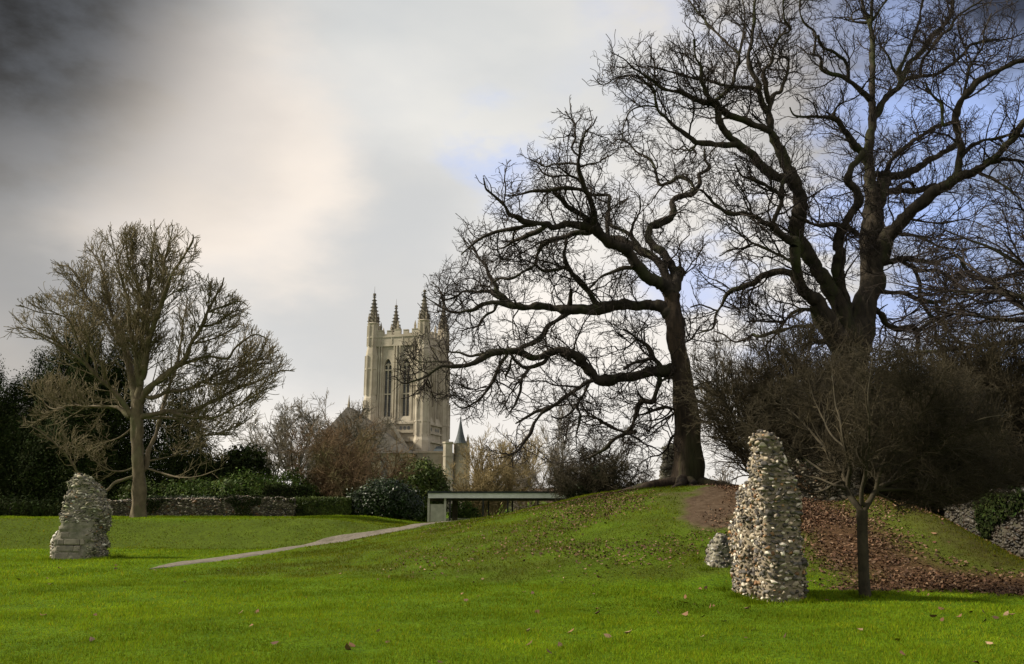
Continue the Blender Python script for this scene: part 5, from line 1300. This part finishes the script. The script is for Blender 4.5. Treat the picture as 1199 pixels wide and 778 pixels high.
for i in range(6):
    xm = xa + 2 + i * 3.2
    w = WB(); w.box(xm - .7, xm + .7, Yr - .04, Yr + .1, ze - 5.2, ze - 1.6); w.prism([(xm - .7, Yr - .04, ze - 1.598), (xm + .7, Yr - .04, ze - 1.598), (xm, Yr - .04, ze - .5)], [(xm - .7, Yr + .1, ze - 1.598), (xm + .7, Yr + .1, ze - 1.598), (xm, Yr + .1, ze - .5)]); w.build('window', M_LOUVRE, church)
# raking coping of the roof that meets the foot of the tower
w = WB(); Yk = 168.0
a_, b_, = np.array(wp(456, 490, Yk)), np.array(wp(481, 530, Yk))
w.add([a_, b_, b_ + [0, 0, -1.0], a_ + [0, 0, -1.0], a_ + [0, 1.0, 0], b_ + [0, 1.0, 0], b_ + [0, 1.0, -1.0], a_ + [0, 1.0, -1.0]], [(0, 1, 2, 3), (7, 6, 5, 4), (0, 4, 5, 1), (2, 6, 7, 3), (1, 5, 6, 2), (0, 3, 7, 4)]); w.build('coping', M_STONE, church)
w = WB(); a2 = a_ + [-14, 0, -.3]
w.add([a_ + [0, .5, -1.02], b_ + [0, .5, -1.02], (b_[0], b_[1] + .5, -1), (a_[0] - 9, a_[1] + .5, -1), (a_[0] - 9, a_[1] + .5, a_[2] - 1.02), a_ + [0, 6, -1.02], b_ + [0, 6, -1.02], (b_[0], b_[1] + 6, -1), (a_[0] - 9, a_[1] + 6, -1), (a_[0] - 9, a_[1] + 6, a_[2] - 1.02)],
      [(0, 1, 2, 3, 4), (9, 8, 7, 6, 5), (0, 5, 6, 1), (1, 6, 7, 2), (3, 8, 9, 4), (4, 9, 5, 0), (2, 7, 8, 3)]); w.build('aisle_wall', M_STONE2, church)
Yb = 166.0
BX = lambda px, Y=Yb: P(px, 540, Y)[0]
BZ = lambda py, Y=Yb: P(510, py, Y)[2]
w = WB(); w.box(BX(479), BX(528), Yb, Yb + 8, -1, BZ(528.5)); w.box(BX(479) + .01, BX(528), Yb - .15, Yb - .003, BZ(531), BZ(529.5)); w.build('chapel_wall', M_STONE2, church)
w = WB(); w.add([(BX(504), Yb + 3, BZ(529)), (BX(521), Yb + 3, BZ(529)), (BX(521), Yb + 7, BZ(520)), (BX(507), Yb + 7, BZ(520)), (BX(504), Yb + 7.5, BZ(529)), (BX(521), Yb + 7.5, BZ(529))], [(0, 1, 2, 3), (3, 2, 5, 4), (0, 3, 4), (1, 5, 2), (0, 4, 5, 1)]); w.build('chapel_roof', M_LEAD, church)
w = WB(); xm = BX(524.5); w.frustum(xm, Yb - .6, -1, BZ(521), .95, .95, 8); w.frustum(xm, Yb - .6, BZ(521), BZ(519.5), .95, 1.12, 8); w.frustum(xm, Yb - .6, BZ(519.5), BZ(518), 1.12, 1.12, 8)
for zz in (BZ(535), BZ(555)): w.frustum(xm, Yb - .6, zz, zz + .25, 1.03, 1.03, 8)
w.build('stair_turret', M_STONE, church)
w = WB(); xm = BX(538.5); w.frustum(xm, Yb + 1, -1, BZ(521), 1.32, 1.32, 16); w.frustum(xm, Yb + 1, BZ(521), BZ(519.2), 1.32, 1.48, 16); rt = w.build('round_turret', M_STONE2, church)
w = WB(); prof = [(519.2, 1.30), (515, .95), (508, .62), (500, .36), (492, .13), (486, .03)]
for (pa, ra), (pb, rb_) in zip(prof[:-1], prof[1:]): w.frustum(xm, Yb + 1, BZ(pa), BZ(pb), ra, rb_, 16)
w.frustum(xm, Yb + 1, BZ(490), BZ(488.5), .18, .18, 6); w.frustum(xm, Yb + 1, BZ(486.2), BZ(480), .03, .02, 5); w.build('spire', M_LEAD, rt)
w = WB(); xm = BX(547.3); w.frustum(xm, Yb + 1, -1, BZ(519), .5, .45, 6); w.frustum(xm, Yb + 1, BZ(519), BZ(508), .42, .04, 6); w.frustum(xm, Yb + 1, BZ(513), BZ(512), .34, .3, 6); w.build('pinnacle', M_STONE2, church)

# ------------------------------------------------------------------ fallen leaves and grass
M_DEAD = mat2('dead_leaf', (.75, .75, .75), (1.1, 1.1, 1.1), 3, .8, attr='tone', spec=.25)
DEADC = np.array([(.16, .085, .045), (.11, .058, .032), (.21, .125, .070), (.25, .17, .105), (.075, .042, .026)])
def leaf_litter(name, X, Y, size, k_=1.0):
    n = len(X); z = ground_z(X, Y)
    nr = R.normal(size=(n, 3)) * .45 + np.array([0, 0, 1]); nr /= np.linalg.norm(nr, axis=1, keepdims=True)
    t = np.cross(nr, R.normal(size=(n, 3))); t /= np.linalg.norm(t, axis=1, keepdims=True); b = np.cross(nr, t)
    s = (size * R.uniform(.6, 1.3, n))[:, None]; p = np.column_stack([X, Y, z + .012 + .02 * R.random(n)]); up = nr * s * R.uniform(.1, .6, (n, 1))
    V = np.stack([p - t * s + up, p - t * s * .3 - b * s * .55, p + t * s * .45 - b * s * .5, p + t * s * 1.1 + up, p + t * s * .4 + b * s * .55 + up * .4, p - t * s * .35 + b * s * .5 + up * .5], 1).reshape(-1, 3)
    col = k_ * np.array([.68, .65, .64]) * DEADC[R.integers(0, len(DEADC), n)] * R.uniform(.7, 1.25, n)[:, None]
    o_ = np_mesh(name, V, np.arange(6 * n).reshape(n, 6), M_DEAD, smooth=False, cols=np.repeat(col, 6, axis=0))
    return tag(o_, kind='stuff')
def rand_ground(n, x0, x1, y0, y1): return R.uniform(x0, x1, n), R.uniform(y0, y1, n)
X, Y = rand_ground(110000, 5.5, 22, 15.5, 31); s_, l_, p_ = masks(X, Y); k = R.random(len(X)) < l_ * np.clip(.62 + .7 * fbm(np.stack([X, Y, 0 * X], -1), .9, 3), .12, 1)
leaf_litter('leaf_litter', X[k], Y[k], .037)
X, Y = rand_ground(60000, -3, 11, 17, 32); d_ = np.clip(.55 + 1.3 * fbm(np.stack([X, Y, 0 * X], -1), .35, 2), 0, 1) * (.12 + .88 * sstep((X + 1.5) / 6)) * sstep((Y - 17.5) / 4)
k = R.random(len(X)) < d_ * .75; leaf_litter('scattered_leaf_litter', X[k], Y[k], .031, 1.15)
X, Y = rand_ground(1100, -13, 14, 7.5, 24); d_ = .25 + .75 * sstep((X + 4) / 10); k = R.random(len(X)) < d_ * .5; leaf_litter('scattered_leaf_litter', X[k], Y[k], .052, 1.75)

M_GRASS, t, b = newmat('grass_blade')
g = t.nodes.new('ShaderNodeNewGeometry'); pos = g.outputs['Position']
a = t.nodes.new('ShaderNodeAttribute'); a.attribute_name = 'tone'
c = mixn(t, noisen(t, pos, .45, 4), (.118, .180, .006), (.190, .266, .009)); c = mixn(t, noisen(t, pos, 2.6, 3, lo=.5, hi=.72), c, (.090, .145, .004)); c = mixn(t, 1.0, c, a.outputs[0], 'MULTIPLY')
t.links.new(c, b.inputs['Base Color']); b.inputs['Roughness'].default_value = .7; b.inputs['Specular IOR Level'].default_value = .05
tr = t.nodes.new('ShaderNodeBsdfTranslucent'); t.links.new(c, tr.inputs[0]); mx = t.nodes.new('ShaderNodeMixShader'); mx.inputs[0].default_value = .45
o_ = [x for x in t.nodes if x.type == 'OUTPUT_MATERIAL'][0]; t.links.new(b.outputs[0], mx.inputs[1]); t.links.new(tr.outputs[0], mx.inputs[2]); t.links.new(mx.outputs[0], o_.inputs[0])
def grass(y0, y1, dens, h, w):
    hw = lambda y: .64 * y + 1.5
    area = (hw(y0) + hw(y1)) * (y1 - y0); n = int(area * dens)
    Y = R.uniform(y0, y1, n); X = R.uniform(-1, 1, n) * hw(y1); k = np.abs(X) < hw(Y); X, Y = X[k], Y[k]
    s_, l_, p_ = masks(X, Y); bald = np.clip(1.25 * s_ + 1.0 * l_ + 1.3 * p_, 0, 1); k = R.random(len(X)) > bald; X, Y = X[k], Y[k]; n = len(X)
    q = np.stack([X, Y, 0 * X], -1); tuft = fbm(q, 1.3, 2); fine = vnoise(q, 4.5)
    hh = h * R.uniform(.5, 1.25, n) * (1 + .35 * tuft + .3 * fine); z = ground_z(X, Y)
    az = R.uniform(0, 2 * math.pi, n); d = np.stack([np.cos(az), np.sin(az), 0 * az], -1); le = R.uniform(.1, .9, n)[:, None]; la = R.uniform(0, 2 * math.pi, n); ld = np.stack([np.cos(la), np.sin(la), 0 * la], -1)
    p = np.column_stack([X, Y, z - .006]); ww = (w * R.uniform(.6, 1.3, n))[:, None]
    tip = p + ld * hh[:, None] * le + np.array([0, 0, 1]) * hh[:, None] * (1 - .3 * le)
    V = np.stack([p - d * ww, p + d * ww, tip], 1).reshape(-1, 3)
    shade_dull = np.minimum(dull_shade_mask(X, Y) * 1.5, 1)[:, None]; sp_ = (np.exp(-((X - 10.3) / 1.5) ** 2) * sstep((Y - 17) / 1.5))[:, None]; c1 = R.uniform(.70, 1.22, n)[:, None] * (1 + .20 * fbm(q, .28, 2) + .16 * fbm(q, 1.4, 2))[:, None] * (1 - sp_ * np.array([.2, .3, .2])) * (1 - np.clip(shade_dull, 0, 1) * np.array([.40, .50, .32])) * (1 + R.normal(size=(n, 3)) * .07); dry = R.random(n) < .05; c1[dry] *= np.array([1.6, 1.05, 1.5])
    return V, np.repeat(np.clip(c1, .2, 2.2), 3, axis=0)
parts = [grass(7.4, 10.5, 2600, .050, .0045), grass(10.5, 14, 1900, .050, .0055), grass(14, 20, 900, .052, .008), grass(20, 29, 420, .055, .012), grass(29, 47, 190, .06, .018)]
def tufts(cx, cy, rx, ry, n, h):
    """longer unmown grass that hugs the foot of a ruin or trunk"""
    th = R.uniform(0, 2 * math.pi, n); rr = 1 + np.abs(R.normal(size=n)) * .16; cl = .35 + .65 * (vnoise(np.stack([np.cos(th) * 2.3 + cx, np.sin(th) * 2.3 + cy, 0 * th], -1), 1.6) * .5 + .5)
    e = .3; X = cx + rx * rr * np.sign(np.cos(th)) * np.abs(np.cos(th)) ** e; Y = cy + ry * rr * np.sign(np.sin(th)) * np.abs(np.sin(th)) ** e
    z = ground_z(X, Y); hh = h * cl * R.uniform(.5, 1.2, n); la = th + R.normal(size=n) * .7; le = R.uniform(.1, .7, n)[:, None]
    p = np.column_stack([X, Y, z - .01]); d = np.stack([-np.sin(la), np.cos(la), 0 * la], -1) * .006
    tip = p + np.stack([np.cos(la), np.sin(la), 0 * la], -1) * hh[:, None] * le + np.array([0, 0, 1]) * hh[:, None]
    return np.stack([p - d, p + d, tip], 1).reshape(-1, 3), np.repeat(R.uniform(.5, 1.0, n)[:, None] * np.ones(3), 3, axis=0)
xl_, xr_ = FX(874), FX(940); parts.append(tufts((xl_ + xr_) / 2, YF + .45, (xr_ - xl_) / 2, .5, 1500, .15)); parts.append(tufts(FX(880, YF + 1.2), YF + 1.2, .45, .6, 700, .20))
parts.append(tufts((RX(62) + RX(126)) / 2, YR + .5, (RX(126) - RX(62)) / 2, .6, 1800, .16)); parts.append(tufts(hb[0], YH, .17, .17, 500, .14)); parts.append(tufts(bl[0], YL, .5, .5, 500, .16)); parts.append(tufts(sb[0], YS + .2, .38, .35, 400, .16))
V = np.vstack([p_[0] for p_ in parts]); C = np.vstack([p_[1] for p_ in parts])
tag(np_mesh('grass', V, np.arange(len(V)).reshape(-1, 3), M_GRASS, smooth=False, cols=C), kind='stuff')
print('grass blades', len(V) // 3, 'objects', len(bpy.data.objects))
